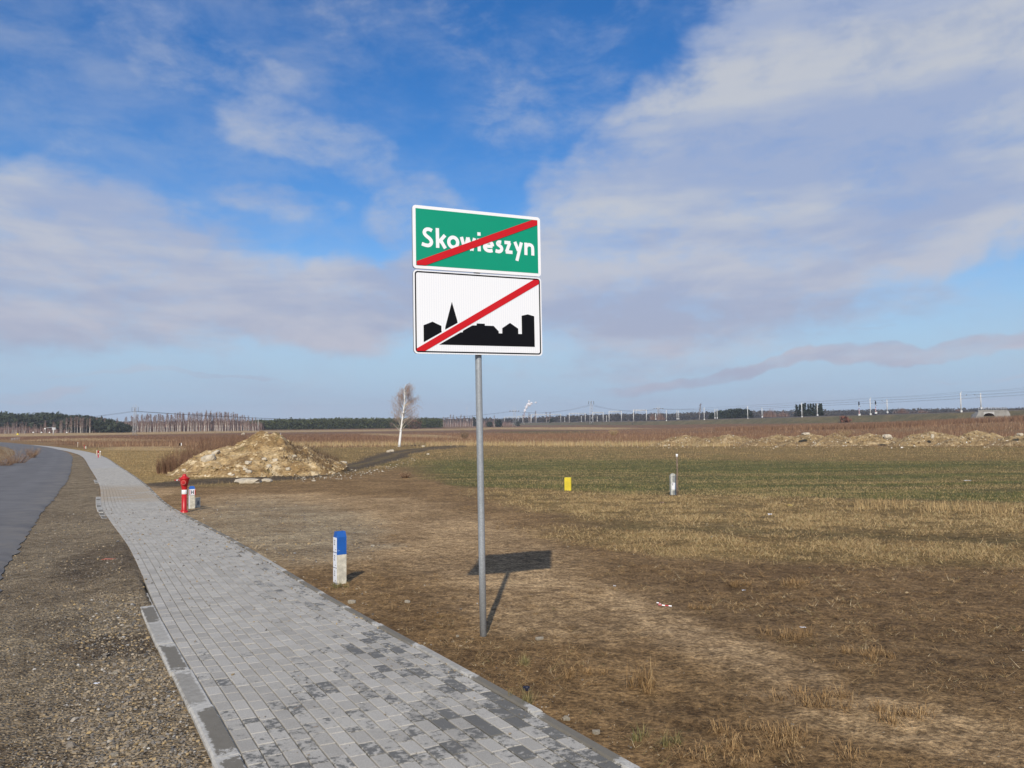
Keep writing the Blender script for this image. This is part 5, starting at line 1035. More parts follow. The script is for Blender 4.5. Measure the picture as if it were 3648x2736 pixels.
    for px in np.r_[np.arange(2536, 2672, 4.5)]:
        for row in range(3):
            Yd = 760+row*12; top = float(np.interp(px, [2536, 2565, 2580, 2600, 2660, 2672], [1478, 1462, 1466, 1457, 1458, 1470]))+random.gauss(0, 1.5)+row; q = pt(px+random.gauss(0, 2), top, Yd); z = float(H0(q.x, Yd)); rows.append((q.x, Yd, z, q.z-z, 5.5))
    conifer_mass('dark_pines', 'dark pines behind the railway left of the spruce clump', rows, DARKN, 31, 'bush')
    # wooded skyline
    rows = []
    for px in np.arange(1700, 3900, 2.6):
        for row in range(2):
            Yd = 1350+row*60+random.uniform(-20, 20); top = float(np.interp(px, [1700, 1900, 2000, 2200, 2400, 2560, 2700, 2950, 3100, 3300, 3648, 3800], [1497, 1490, 1484, 1477, 1475, 1470, 1467, 1464, 1461, 1459, 1455, 1454]))+random.gauss(0, 1.1)+row*2; q = pt(px, top, Yd); z = -30.; rows.append((q.x, Yd, -4., q.z+4., 9))
    conifer_mass('distant_woods', 'blue grey woods along the horizon behind the railway', rows, FARW, 33, 'far')
    rows = []
    for px in np.arange(-400, 1750, 3.5):
        Yd = 1500+random.uniform(-30, 30); top = float(np.interp(px, [-400, 900, 1200, 1750], [1510, 1503, 1499, 1492]))+random.gauss(0, 1.); q = pt(px, top, Yd); rows.append((q.x, Yd, -4.7, q.z+4.7, 11))
    conifer_mass('distant_woods', 'low far wood behind the birches and the pine plantation', rows, FARW, 34, 'far')
    brush = TB(); r_ = np.random.default_rng(3)   # bare trees right behind the line
    for c, w, top, base_, n in ((2745, 26, 1449, 1484, 240), (2728, 10, 1455, 1484, 90), (2790, 26, 1457, 1482, 130), (3212, 26, 1448, 1470, 200), (3280, 40, 1455, 1468, 70), (2350, 22, 1460, 1494, 160), (2326, 12, 1462, 1494, 90), (3415, 10, 1450, 1463, 60)):
        for i in range(n):
            px = c+r_.normal(0, w*.42); q = pt(px, base_+2, 700.); b = np.array(q); h = (base_-top)*700/FP*r_.uniform(.5, 1.05)*(1-.5*min(1, abs(px-c)/w)); brush.tri(b, b+np.array([r_.normal(0, 1.), r_.normal(0, 1), h]), .3, r_.random()*.9, r_)
    o = brush.obj('bare_trees', FCROWN); tag(o, kind='stuff', label='bare brown trees just behind the railway line')
woods()

# ------------------------------------------------------------------ railway
RP = [(3980, 285, 1442), (3800, 305, 1450), (3648, 330, 1458), (3424, 358, 1467), (3100, 424, 1477), (2857, 472, 1484), (2664, 544, 1489.5), (2509, 590, 1494), (2373, 640, 1498), (2258, 700, 1500), (2170, 780, 1501.5), (2095, 860, 1502.5), (2028, 940, 1503.5), (1950, 1050, 1504.5), (1850, 1250, 1506), (1760, 1500, 1507)]
RW3 = [pt(a, c, b) for a, b, c in RP]
def rail_at(px):
    xs = [q[0] for q in RP][::-1]; i = np.interp(px, xs, np.arange(len(RP))[::-1]); f_ = min(int(i), len(RP)-2); return RW3[f_].lerp(RW3[f_+1], i-f_)
GREYC = simple('mast_concrete', (.60, .60, .58), .8, .12, 1.); STEEL = simple('light_steel', (.50, .51, .53), .7, .12, 1.); INS = flat('dark_insulator', (.05, .04, .045)); WIRE = flat('wire_dark', (.06, .06, .07))
def railway():
    P = []; 
    for i in range(len(RW3)-1):
        for t in np.linspace(0, 1, 10, endpoint=False): P.append(np.array(RW3[i].lerp(RW3[i+1], t)))
    P.append(np.array(RW3[-1])); P = np.array(P); d = np.gradient(P, axis=0)[:, :2]; d /= np.linalg.norm(d, axis=1)[:, None]; nx = np.stack([-d[:, 1], d[:, 0]], 1); nx = np.where((nx[:, 0] > 0)[:, None], nx, -nx)  # towards the far side (right)
    prof = [(-9.5, None), (-4.0, -1.8), (-.6, -.45), (0, -.35), (1.0, 0), (4.2, 0), (4.6, -.2), (5.2, 0), (8.6, 0), (9.4, -.35), (17, None)]; n = len(prof); V = []; side = []
    for k, (o_, z) in enumerate(prof):
        xy = P[:, :2]+nx*o_; zz = P[:, 2]+z if z is not None else H0(xy[:, 0], xy[:, 1])-.4; V.append(np.stack([xy[:, 0], xy[:, 1], zz], 1)); side.append(np.full(len(P), 1. if 3 <= k <= 9 else 0.))
    V = np.stack(V, 1).reshape(-1, 3); S = np.stack(side, 1).ravel(); i, j = np.meshgrid(np.arange(len(P)-1), np.arange(n-1), indexing='ij'); Fc = np.stack([i*n+j, i*n+j+1, (i+1)*n+j+1, (i+1)*n+j], -1).reshape(-1, 4)
    m = NM('embankment', .95); Q = m.pos(); b = m.mix(m.mr(m.noise(Q, .12, 5, .6), .35, .65), (.082, .074, .034), (.135, .105, .05)); b = m.mix(m.mr(m.noise(Q, 1.2, 4, .7), .5, .7), b, (.23, .18, .09)); b = m.mix(m.math('MULTIPLY', m.attr('ballast').outputs['Fac'], .92), b, (.12, .105, .095)); m.col(b); m.bump(m.noise(Q, 2, 4), .15)
    o = np_mesh('railway_embankment', V, Fc, m.m, dict(ballast=('POINT', S)), smooth=True); tag(o, kind='structure', label='grassy railway embankment with two tracks')
    rust = flat('rail_steel', (.10, .065, .05))
    for o_ in (1.7, 3.2, 6.0, 7.5):
        b = MB(); b.tube([(P[i, 0]+nx[i, 0]*o_, P[i, 1]+nx[i, 1]*o_, P[i, 2]+.12) for i in range(len(P))], .09, 4, False); b.build('rail', rust, o)
    # sleeper ends and ballast edge are too far to tell apart; masts next
    def mast(px, base, top, far, label, group='catenary masts along the railway', arm=0):
        q = rail_at(px); Yd = q.y+(12 if far else 0); b0 = pt(px, base, Yd); t0 = pt(px, top, Yd); h = t0.z-b0.z; r = empty('catenary_mast', b0); tag(r, label, 'mast', group)
        MB().tube([(0, 0, -.4), (0, 0, h*.93)], [.30, .22], 6).build('shaft', GREYC, r); MB().box((0, 0, .25), (.8, .8, .9)).build('footing', GREYC, r)
        if not far: MB().tube([(-.28, 0, h*.88), (.05, 0, h*.9), (.45, 0, h)], .13, 5).build('horn', GREYC, r); MB().box((-.1, 0, h*.87), (.8, .3, .16)).build('bracket', GREYC, r)
        if arm: b = MB(); s_ = 1 if arm > 0 else -1; b.tube([(s_*.2, 0, h*.6), (s_*2.6, 0, h*.84)], .05, 4); b.tube([(s_*.2, 0, h*.62), (s_*3.4, 0, h*.64)], .035, 4); b.build('cantilever', STEEL, r); MB().tube([(s_*2.5, 0, h*.80), (s_*2.8, 0, h*.86)], .10, 5).build('insulator', INS, r)
        return r
    g = 'catenary masts along the railway'
    for args in ((3424, 1467, 1395, False, 'nearest pale railway mast, left of the arched culvert', g, 1), (3495, 1456, 1396, True, 'railway mast on the far side just above the culvert', g, -1), (3161, 1470, 1419, True, 'railway mast on the far side right of the two signals', g, -1), (3101, 1477, 1416, False, 'pale railway mast standing between the two signals', g, 1),
                 (2857, 1487, 1433, False, 'pale mast in front of the left part of the spruce clump', g), (2912, 1480, 1433, True, 'thin mast in front of the right part of the spruce clump', g), (2664, 1493, 1445, False, 'pale mast left of the brown bare trees', g), (2715, 1486, 1450, True, 'thin mast beside the brown bare trees', g),
                 (2509, 1495, 1451, False, 'pale mast left of the grey bushy tree', g), (2547, 1490, 1454, True, 'left mast of the pair right of the grey bushy tree', g), (2555, 1490, 1454, True, 'right mast of the pair right of the grey bushy tree', g),
                 (2374, 1499, 1460, False, 'pale mast with a stay wire right of the flat topped pylon', g), (2412, 1493, 1459, True, 'left mast of a close pair right of the stay wire mast', g), (2418, 1493, 1460, True, 'right mast of a close pair right of the stay wire mast', g), (2336, 1494, 1472, True, 'short mast left of the flat topped pylon', g),
                 (1911, 1517, 1470, False, 'light pole standing in front of the gantries and birches', g), (2161, 1501, 1478, True, 'short mast just left of the second gantry from the right', g), (2128, 1500, 1481, True, 'short pale mast behind the third gantry', g), (2012, 1502, 1484, True, 'short mast behind the fourth gantry', g), (2071, 1502, 1480, True, 'short mast right behind the fourth gantry', g)):
        if len(args) == 6: mast(*args[:5], args[5])
        else: mast(*args)
    def gantry(x0, x1, base, top, label):
        a = rail_at(x1); Yd = a.y+2; p0 = pt(x0, base, Yd); p1 = pt(x1, base-.6, Yd+3); h = pt(x0, top, Yd).z-p0.z; r = empty('railway_gantry', p0); tag(r, label, 'gantry', 'portal gantries spanning the tracks'); w = p1.x-p0.x; dz = p1.z-p0.z; dy = p1.y-p0.y
        for xx, yy, z0 in ((0, 0, 0), (w, dy, dz)): MB().tube([(xx, yy, z0-.4), (xx, yy, h)], [.38, .30], 6).build('post', GREYC, r)
        b = MB(); hh = .85; nn = 9; b.tube([(0, 0, h), (w, dy, h)], .19, 4); b.tube([(0, 0, h-hh), (w, dy, h-hh)], .19, 4)
        for i in range(nn): xa = w*i/nn; xb = w*(i+.5)/nn; xc = w*(i+1)/nn; b.tube([(xa, dy*i/nn, h-hh), (xb, dy*(i+.5)/nn, h)], .12, 3); b.tube([(xb, dy*(i+.5)/nn, h), (xc, dy*(i+1)/nn, h-hh)], .12, 3)
        o = b.build('lattice_beam', GREYC, r); o['kind'] = 'stuff'
        for f_ in (.22, .58): MB().tube([(w*f_, dy*f_, h-hh), (w*f_, dy*f_, h*.45+(.2*h))], .13, 4).build('hanger', GREYC, r)
    for a in ((2257, 2303, 1501, 1460, 'rightmost portal gantry over the tracks, left of the flat topped pylon'), (2170, 2214, 1501, 1465, 'second portal gantry from the right'), (2112, 2149, 1501, 1468.5, 'third portal gantry from the right, behind the tall pylon'), (2028, 2085, 1504, 1472, 'fourth portal gantry from the right, wide and low'), (1893, 1998, 1505, 1476, 'very wide portal gantry behind the small birches'), (1797, 1862, 1508, 1485, 'farthest low portal gantry behind the middle pylon'), (1846, 1892, 1507, 1482, 'low gantry between the middle pylon and the small birches')): gantry(*a)
    def signal(px, base, top, label):
        q = rail_at(px); Yd = q.y-.5; b0 = pt(px, base, Yd); k = Yd/FP; h = (base-top)*k; r = empty('railway_signal', b0); tag(r, label, 'railway signal', 'railway signals beside the track')
        nseg = 7; 
        for i in range(nseg): z0 = h*.09+i*(h*.52)/nseg; MB().tube([(0, 0, z0), (0, 0, z0+h*.52/nseg)], .15, 6).build('post_band', [SRED, REFW][i % 2] if i < 5 else flat('signal_blue', (.05, .12, .4)) if i == 5 else REFW, r)
        MB().box((0, 0, .1), (1.1, .9, h*.16)).build('footing', GREYC, r); MB().box((.25, 0, h*.64), (1.1, .7, .12)).build('platform', SBLACK, r); MB().box((0, 0, h*.66), (.5, .4, .5)).build('bracket', REFW, r)
        MB().lathe([(.30, h*.71), (.34, h*.74), (.34, h*.95), (.2, h)], 8).build('signal_head', SBLACK, r)
        for i in range(3): MB().tube([(0, -.32, h*(.77+.07*i)), (0, -.5, h*(.77+.07*i))], .13, 8).build('hood', SBLACK, r)
    signal(3061, 1478, 1431, 'left railway signal with a black head on a red and white post'); signal(3120, 1471, 1429, 'right railway signal with a black head, right of a pale mast')
    # contact and feeder wires
    for nm_, offs, hts in (('catenary_wires', (2.5, 6.8), (6.1, 7.6)), ('feeder_wires', (0., 9.), (8.9,))):
        b = MB(); tops = [(3980, ), (3700, ), (3424, ), (3101, ), (2857, ), (2664, ), (2509, ), (2374, ), (2257, ), (2170, ), (2095, ), (2028, ), (1950, ), (1850, )]
        for o_ in offs:
            for hz_ in hts:
                pts = []
                for i in range(len(tops)-1):
                    a, c = rail_at(tops[i][0]), rail_at(tops[i+1][0])
                    for t in np.linspace(0, 1, 6, endpoint=False): q = a.lerp(c, t); pts.append((q.x+o_*.95, q.y+o_*.2, q.z+hz_-(.8 if hz_ > 7 else 0)*4*t*(1-t)*.5))
                b.tube(pts, .028, 3, False)
        o = b.build(nm_, WIRE); tag(o, {'catenary_wires': 'contact wires hanging over the two railway tracks', 'feeder_wires': 'upper feeder wires running along the tops of the railway masts'}[nm_], 'wires'); o['kind'] = 'stuff'
    # arched culvert with railing
    Yd = 318.; k = Yd/FP; cc = simple('culvert_concrete', (.27, .26, .235), .9, .15, .5); wc = simple('culvert_white', (.45, .45, .435), .85, .1, .5); c0 = pt(3534, 1482, Yd); r = empty('railway_culvert', c0); tag(r, 'pale concrete culvert with a low arch and railing under the railway', 'culvert'); W_ = 64*k; Hh = 17*k
    ar = [(W_*.30*math.cos(t)-W_*.16, Hh*.62*math.sin(t)) for t in np.linspace(math.pi, 0, 13)]; out = [(-W_, -1.5), (-W_*.72, Hh), (W_*.85, Hh*1.12), (W_, -1.5)]
    left = [(-W_, -1.5)]+[(-W_*.70, Hh)]; vs = []; fs = []
    top = [(x, Hh+.05) for x, z in ar]; b = MB(); n = len(ar)
    b.add([(x, 0, z) for x, z in ar]+[(x, 0, z) for x, z in top], [(i, i+1, n+i+1, n+i) for i in range(n-1)]); b.build('arch_face', wc, r)
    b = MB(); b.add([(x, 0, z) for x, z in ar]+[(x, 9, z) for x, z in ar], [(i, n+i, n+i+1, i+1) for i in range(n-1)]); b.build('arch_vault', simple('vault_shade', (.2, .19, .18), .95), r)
    b = MB(); b.add([(-W_*1.05, -1.2, -1.2), (ar[0][0], -.02, -1.2), (ar[0][0], -.02, Hh), (-W_*.75, -.4, Hh*.98)], [(0, 1, 2, 3)]); b.add([(-W_*1.05, -1.2, -1.2), (-W_*.75, -.4, Hh*.98), (-W_*.75, 2, Hh*.98), (-W_*1.05, 2, -1.2)], [(0, 1, 2, 3)]); b.build('wing_wall', cc, r)
    b = MB(); b.add([(ar[-1][0], -.02, -1.2), (W_, -1.2, -1.2), (W_*.9, -.4, Hh*1.05), (ar[-1][0], -.02, Hh)], [(0, 1, 2, 3)]); b.build('wing_wall', cc, r)
    MB().box((W_*.05, .3, Hh+.22), (W_*1.65, .9, .5)).build('parapet', cc, r)
    for i in range(12): x = -W_*.72+i*W_*1.55/11; MB().tube([(x, .2, Hh+.4), (x, .2, Hh+1.5)], .06, 4).build('railing_post', STEEL, r)
    for z in (.95, 1.5): MB().tube([(-W_*.72, .2, Hh+z), (W_*.83, .2, Hh+z)], .05, 4).build('handrail', STEEL, r)
    # rust leaved oak bush on the bank
    q = rail_at(3008); p0 = pt(3008, 1505, q.y-14); r2 = empty('oak_bush', p0); tag(r2, 'round bush with rust red leaves on the railway bank below the left signal', 'bush'); o = conifer_mass('foliage', None, [(0, 0, 0, 21*q.y/FP, 30*q.y/FP)], tinted('rust_leaves', [(0, (.09, .04, .028)), (1, (.24, .10, .06))]), 77, 'bush'); o.parent = r2; MB().tube([(0, 0, -.5), (0, 0, 2.)], .1, 5).build('stem', CONC, r2)
railway()

# ------------------------------------------------------------------ pylons and power lines
def lattice(px, base, top, kind, label, wbase=14):
    p0 = at(px, base); k = p0.y/FP; h = (base-top)*k; r = empty('pylon', p0); tag(r, label, 'pylon', 'lattice pylons of the power line'); wb = wbase*k/2; b = MB(); s_ = k*.6
    lv = [0, .18, .34, .48, .60, .70, .78, .85]; wd_ = lambda t: wb*(1-t)+wb*.42*t
    legs = []
    for sx_ in (-1, 1):
        for sy_ in (-1, 1):
            l_ = MB(); l_.tube([(sx_*wd_(0), sy_*wd_(0)*.7, -.5), (sx_*wd_(.85)*.9, sy_*wd_(.85)*.6, h*.85)], s_*.75, 4); l_.build('leg', STEEL, r)
    for i in range(len(lv)-1):
        for sy_ in (-1, 1):
            a, c = lv[i], lv[i+1]; b.tube([(-wd_(a), sy_*wd_(a)*.7, a*h), (wd_(c), sy_*wd_(c)*.7, c*h)], s_*.42, 3); b.tube([(wd_(a), sy_*wd_(a)*.7, a*h), (-wd_(c), sy_*wd_(c)*.7, c*h)], s_*.42, 3)
    o = b.build('bracing', STEEL, r); o['kind'] = 'stuff'; tips = []
    if kind == 'tall':   # forked head with hanging strings
        for f_ in (-1, 1): MB().tube([(0, 0, h*.8), (f_*wb*.8, 0, h*.86), (f_*wb*.8, 0, h*.97)], s_*.6, 4).build('fork', STEEL, r)
        MB().tube([(-wb*1.7, 0, h*.88), (wb*1.7, 0, h*.9)], s_*.7, 4).build('crossarm', STEEL, r); MB().tube([(wb*.3, 0, h*.85), (wb*.3, 0, h)], s_*.5, 4).build('spike', STEEL, r)
        for x in (-wb*1.7, -.1, wb*1.7): MB().tube([(x, 0, h*.89), (x, 0, h*.76)], s_*1.0, 5).build('insulator', INS, r); tips.append(Vector((x, 0, h*.76))+p0)
    elif kind == 'flat':
        aw = 18*k; MB().tube([(-aw, 0, h*.80), (aw, 0, h*.80)], s_*.75, 4).build('crossarm', STEEL, r); tips = []
        for f_ in (-1, 1): MB().tube([(0, 0, h*.6), (f_*wb*.9, 0, h*.80), (f_*wb*.6, 0, h)], s_*.6, 4).build('fork', STEEL, r)
        for x in (-.85, -.35, .35, .85): MB().tube([(x*aw-2.2*k, 0, h*.775), (x*aw+2.4*k, 0, h*.785)], s_*1.6, 5).build('insulator', INS, r); tips.append(Vector((x*aw, 0, h*.775))+p0)
    else:
        tips = []
        for x in (-9*k, 0, 9*k): MB().tube([(x, 0, h*.93), (x+.2*k, 0, h*.81)], s_*1.3, 5).build('insulator', INS, r); tips.append(Vector((x, 0, h*.79))+p0)
        MB().tube([(-10*k, 0, h*.90), (10*k, 0, h*.93)], s_*.7, 4).build('crossarm', STEEL, r); MB().tube([(-3.5*k, 0, h*.85), (0, 0, h*.93), (3.5*k, 0, h*.85)], s_*.5, 4).build('fork', STEEL, r); MB().tube([(2.5*k, 0, h*.9), (2.5*k, 0, h)], s_*.4, 4).build('spike', STEEL, r)
    return tips
T1 = lattice(480, 1552, 1438, 'tall', 'tall lattice pylon standing before the birch wood at the left', 13)
T2 = lattice(1833, 1520, 1449, 'flat', 'flat topped lattice pylon in the middle right of the town sign post', 13)
T3 = lattice(2107, 1514, 1423, 'mid', 'tall lattice pylon with three hanging insulators behind the gantries', 14)
T4 = lattice(2346, 1502, 1443, 'flat', 'flat topped lattice pylon behind the railway right of the gantries', 11)
def wire(a, c, sag, r=.03, n=18):
    return [a.lerp(c, t)-Vector((0, 0, sag*4*t*(1-t))) for t in np.linspace(0, 1, n)], r
def lines():
    b = MB()
    for i in range(3):
        for A, B_, s_ in ((T2[i], T3[i], 4.5), (T3[i], T4[i], 4.5), (T1[i], T2[i], 7.)):
            p_, r = wire(A, B_, s_, .05 if A.y > 600 or B_.y > 600 else .04); b.tube(p_, r, 3, False)
        L_ = pt(-300, 1500+i*3, 620); p_, r = wire(T1[i], L_, 4., .04); b.tube(p_, r, 3, False)
        R_ = pt(3900, 1452+i*2, 1500); p_, r = wire(T4[i], R_, 6., .06); b.tube(p_, r, 3, False)
    o = b.build('power_line', WIRE); tag(o, 'thin sagging wires strung between the lattice pylons', 'power line'); o['kind'] = 'stuff'
    for px, base, top, lab in ((919.5, 1536, 1494, 'thin concrete pole in front of the left end of the pine plantation'), (1000, 1566, 1542, 'thin short pole just right of the dirt heap top'), (1664, 1518, 1447, 'tall thin aerial mast left of the town sign post')):
        p0 = at(px, base); k = p0.y/FP; r = empty('pole', p0); tag(r, lab, 'pole'); MB().tube([(0, 0, -.3), (0, 0, (base-top)*k)], [1.0*k, .7*k] if px < 1500 else [.6*k, .3*k], 6).build('shaft', STEEL if px > 1500 else GREYC, r)
        if px > 1500: MB().tube([(0, 0, 18*k), (0, 0, 24*k)], 1.*k, 5).build('dish', REFW, r); MB().tube([(0, 0, 60*k), (0, 0, 64*k)], .8*k, 5).build('dish', REFW, r)
    # transformer and lamp pole, round signs and a yellow box by the far road
    p0 = at(190, 1549); k = p0.y/FP; r = empty('lamp_pole', p0); tag(r, 'pale pole with a grey box and a long lamp arm at the far left road', 'lamp pole'); MB().tube([(0, 0, 0), (0, 0, 26*k)], 1.6*k, 6).build('shaft', GREYC, r); MB().box((2*k, 0, 22*k), (12*k, 3*k, 8*k)).build('box', STEEL, r); MB().tube([(-2*k, 0, 27*k), (-27*k, 0, 24.5*k)], .7*k, 5).build('lamp_arm', STEEL, r); MB().box((-30*k, 0, 22*k), (5*k, 2*k, 3.5*k)).build('lamp_head', REFW, r)
    for px, lab in ((118, 'leftmost of the small round white signs by the far road'), (147.5, 'second small round white sign by the far road'), (176, 'third small round white sign, left of the lamp pole'), (238, 'round white sign by the far road right of the lamp pole')):
        p0 = at(px, 1547.5); k = p0.y/FP; r = empty('round_sign', p0); tag(r, lab, 'road sign', 'round signs by the far road'); MB().tube([(0, 0, 0), (0, 0, 6*k)], .5*k, 5).build('stake', SBLACK, r); MB().tube([(0, 0, 7*k), (0, .3*k, 7*k)], 2.4*k, 12).build('disc', REFW, r)
    p0 = at(63, 1549); k = p0.y/FP; r = empty('yellow_box', p0); tag(r, 'small yellow box standing by the far road at the left', 'box'); MB().add([(-3.4*k, -2*k, 0), (3.4*k, -2*k, 0), (3.4*k, 2*k, 0), (-3.4*k, 2*k, 0), (-2*k, -1*k, 5.5*k), (2*k, -1*k, 5.5*k), (2*k, 1*k, 5.5*k), (-2*k, 1*k, 5.5*k)], [(0, 1, 5, 4), (1, 2, 6, 5), (2, 3, 7, 6), (3, 0, 4, 7), (4, 5, 6, 7)]).build('casing', YEL, r)
    # guard rail at the far bend
    a = at(40, 1571); c = at(68, 1570); k = a.y/FP; r = empty('guard_rail', a); tag(r, 'short pale guard rail and posts at the far bend of the road', 'guard rail'); d = c-a
    for i in range(6): q = d*i/5; MB().tube([q, q+Vector((0, 0, 10*k+i*.6*k))], .5*k, 4).build('post', GREYC, r)
    for z in (.5, .95): MB().tube([Vector((0, 0, 10*k*z)), d+Vector((0, 0, 13*k*z))], .45*k, 4).build('bar', STEEL, r)
lines()

# ------------------------------------------------------------------ steam and chimney at the horizon
def plume():
    Yd = 3800.; k = Yd/FP; p0 = pt(1868, 1500, Yd); r = empty('chimney', (p0.x, Yd, -5)); tag(r, 'far off chimney under a white steam plume on the horizon', 'chimney'); zt = pt(1868, 1470, Yd).z+5; MB().lathe([(5.2, 0), (3.6, zt)], 10).build('stack', simple('chimney_grey', (.30, .26, .30), .9), r)
    m = NM('steam', 1.); m.col((.82, .78, .77)); m.b.inputs['Specular IOR Level'].default_value = 0.; m.b.inputs['Subsurface Weight'].default_value = 0.
    r_ = np.random.default_rng(2)
    b = MB(); 
    for px, py, rx, rz in ((1870, 1463, 6, 8), (1875, 1452, 8, 8), (1885, 1441, 11, 9), (1893, 1436, 8, 6), (1909, 1434, 7, 4), (1884, 1430, 5, 7), (1877, 1446, 6, 7)):
        q = pt(px, py, Yd); n = 10; vs = [(q.x+rx*.62*k*f1*math.sin(t)*math.cos(a), q.y+rx*k*.6*math.sin(t)*math.sin(a), q.z+rz*.62*k*f1*math.cos(t)) for t in np.linspace(.02, math.pi-.02, 8) for a in np.linspace(0, 2*math.pi, n, endpoint=False) for f1 in (1+r_.normal(0, .2),)]
        b.add(vs, [(i*n+j, i*n+(j+1) % n, (i+1)*n+(j+1) % n, (i+1)*n+j) for i in range(7) for j in range(n)]+[tuple(range(n))[::-1], tuple(7*n+j for j in range(n))])
    o = b.build('steam_plume', m.m); tag(o, kind='stuff', label='small white steam plume above the far chimney')
plume()

# ------------------------------------------------------------------ loose things on the ground
def bits():
    def put(o, px, py, dz=0.): p0 = at(px, py); o.location = (p0.x, p0.y, hg(p0.x, p0.y)+dz); return p0.y/FP
    items = [('stone', 410, 2392, 17, 9, 'white angular stone lying on the gravel verge'), ('stone', 405, 2677, 22, 13, 'pale ochre stone near the bottom of the gravel verge'), ('stone', 521, 2352, 12, 12, 'round tan stone beside the left kerb'), ('stone', 1253, 2145, 22, 13, 'white stone close to the right kerb below the blue topped post'), ('stone', 1451, 2146, 17, 10, 'white stone halfway between the pavement and the sign post'),
             ('stone', 1630, 2268, 9, 8, 'tiny round white stone left of the sign post foot'), ('stone', 2018, 2558, 22, 16, 'rough pale stone right of the kerb near the bottom'), ('stone', 2124, 2607, 22, 16, 'pale stone right of the rough one near the bottom'), ('stone', 1968, 2578, 16, 16, 'small grey stone touching the right kerb'), ('stone', 1922, 2276, 24, 10, 'flat tan stone right of the sign post foot'),
             ('stone', 884, 1721, 76, 18, 'long flat pale slab lying before the dirt heap'), ('stone', 951, 1717, 32, 13, 'pale rounded slab right of the long flat slab'), ('stone', 870, 1711, 36, 5, 'thin pale slab behind the long flat slab'), ('stone', 1223, 1653, 22, 11, 'pale stone at the right foot of the dirt heap'), ('stone', 1384, 1610, 12, 8, 'pale stone pair left of the track, left one'), ('stone', 1396, 1609, 14, 10, 'pale stone pair left of the track, right one'), ('stone', 1508, 1592, 9, 6, 'small pale stone on the far edge of the track'), ('stone', 1117, 1716, 11, 6, 'small white stone below the track'), ('stone', 1525, 1620, 9, 6, 'tiny pale stone right of the track'), ('stone', 1328, 1945, 12, 7, 'yellowish white stone beyond the blue topped post')]
    for i, (nm_, px, py, w, h, lab) in enumerate(items):
        o = boulder(nm_, (0, 0, 0), (1, 1, 1), 200+i, SLAB); k = put(o, px, py); o.scale = (w*k, w*k*.8, h*k*1.1); o.location.z += h*k*.22; tag(o, lab, 'stone')
    blk = flat('dark_lump', (.012, .014, .03)); o = boulder('lump', (0, 0, 0), (1, 1, 1), 301, blk); k = put(o, 1876, 2454, .01); o.scale = (20*k, 15*k, 18*k); tag(o, 'small blue black lump on the soil right of the kerb', 'lump')
    def scrap(name, px, py, w, h, mat, lab, cat, rz=0.):
        b = MB(); r_ = random.Random(px); nx_, ny_ = 5, 4; b.add([((i/(nx_-1)-.5)+r_.gauss(0, .05), (j/(ny_-1)-.5)+r_.gauss(0, .05), r_.random()*.45) for j in range(ny_) for i in range(nx_)], [(i+nx_*j, i+1+nx_*j, i+1+nx_*(j+1), i+nx_*(j+1)) for j in range(ny_-1) for i in range(nx_-1)])
        o = b.build(name, mat); k = put(o, px, py, .004); o.scale = (w*k, w*k*.8, h*k); o.rotation_euler = (0, 0, rz); tag(o, lab, cat)
    paper = flat('litter_white', (.78, .78, .80)); orange = flat('orange_clay', (.45, .13, .05)); yel = flat('litter_yellow', (.7, .5, .1)); pink = flat('litter_pink', (.7, .4, .36))
    scrap('paper_scrap', 344, 2426, 18, 5, paper, 'small white paper strip on the gravel verge', 'litter'); scrap('clay_shard', 386, 2000, 36, 5, orange, 'orange clay shard on the verge beside the pavement', 'shard'); scrap('paper_scrap', 2745, 1834, 16, 12, paper, 'crumpled white paper in the straw grass', 'litter'); scrap('yellow_scrap', 2811, 1802, 22, 5, yel, 'flat yellow scrap in the straw grass', 'litter')
    scrap('plastic_scrap', 3447, 1714, 24, 4, paper, 'white plastic scrap on the green field at the right', 'litter'); scrap('pink_scrap', 2358, 1791, 12, 7, pink, 'pale pink scrap left of the rounded marker post', 'litter'); scrap('paper_scrap', 2190, 2086, 9, 12, paper, 'small white scrap right of the sign shadow', 'litter'); scrap('paper_scrap', 1118, 1716, 12, 6, paper, 'white scrap beside the track', 'litter'); scrap('paper_scrap', 2650, 2096, 14, 4, paper, 'narrow white scrap on the dark soil', 'litter'); scrap('paper_scrap', 2860, 2226, 20, 4, paper, 'white strip lying in the straw litter', 'litter')
    # red and white barrier tape
    p0 = at(2350, 2150); k = p0.y/FP; pts = [(-16, 0, 1), (-12, 7, 8), (0, 9, 5), (8, 5, 2), (-8, -3, 2), (8, -8, 3), (22, -10, 2), (38, -14, 3), (52, -16, 2)]; root = empty('barrier_tape', (p0.x, p0.y, hg(p0.x, p0.y)+.01)); tag(root, 'scrap of red and white barrier tape lying on the bare soil', 'tape')
    for i in range(len(pts)-1):
        a = Vector(pts[i])*k*.72; c = Vector(pts[i+1])*k*.72; a.y *= 2.2; c.y *= 2.2; MB().add([a, c, c+Vector((0, .004, 3.5*k)), a+Vector((0, .004, 3.5*k))], [(0, 1, 2, 3)]).build('tape_band', [flat('tape_red', (.50, .06, .06)), paper][i % 2], root)
    # tape by the heap
    p0 = at(640, 1713); k = p0.y/FP; root = empty('barrier_tape', (p0.x, p0.y, hg(p0.x, p0.y)+.01)); tag(root, 'faded red and white tape lying at the left foot of the dirt heap', 'tape')
    for i in range(7): MB().add([Vector((-18*k+i*6*k, 0, 0)), Vector((-12*k+i*6*k, .1, 0)), Vector((-13*k+i*6*k, .1, 5*k)), Vector((-19*k+i*6*k, 0, 4*k))], [(0, 1, 2, 3)]).build('tape_band', [bpy.data.materials['tape_red'], paper][i % 2], root)
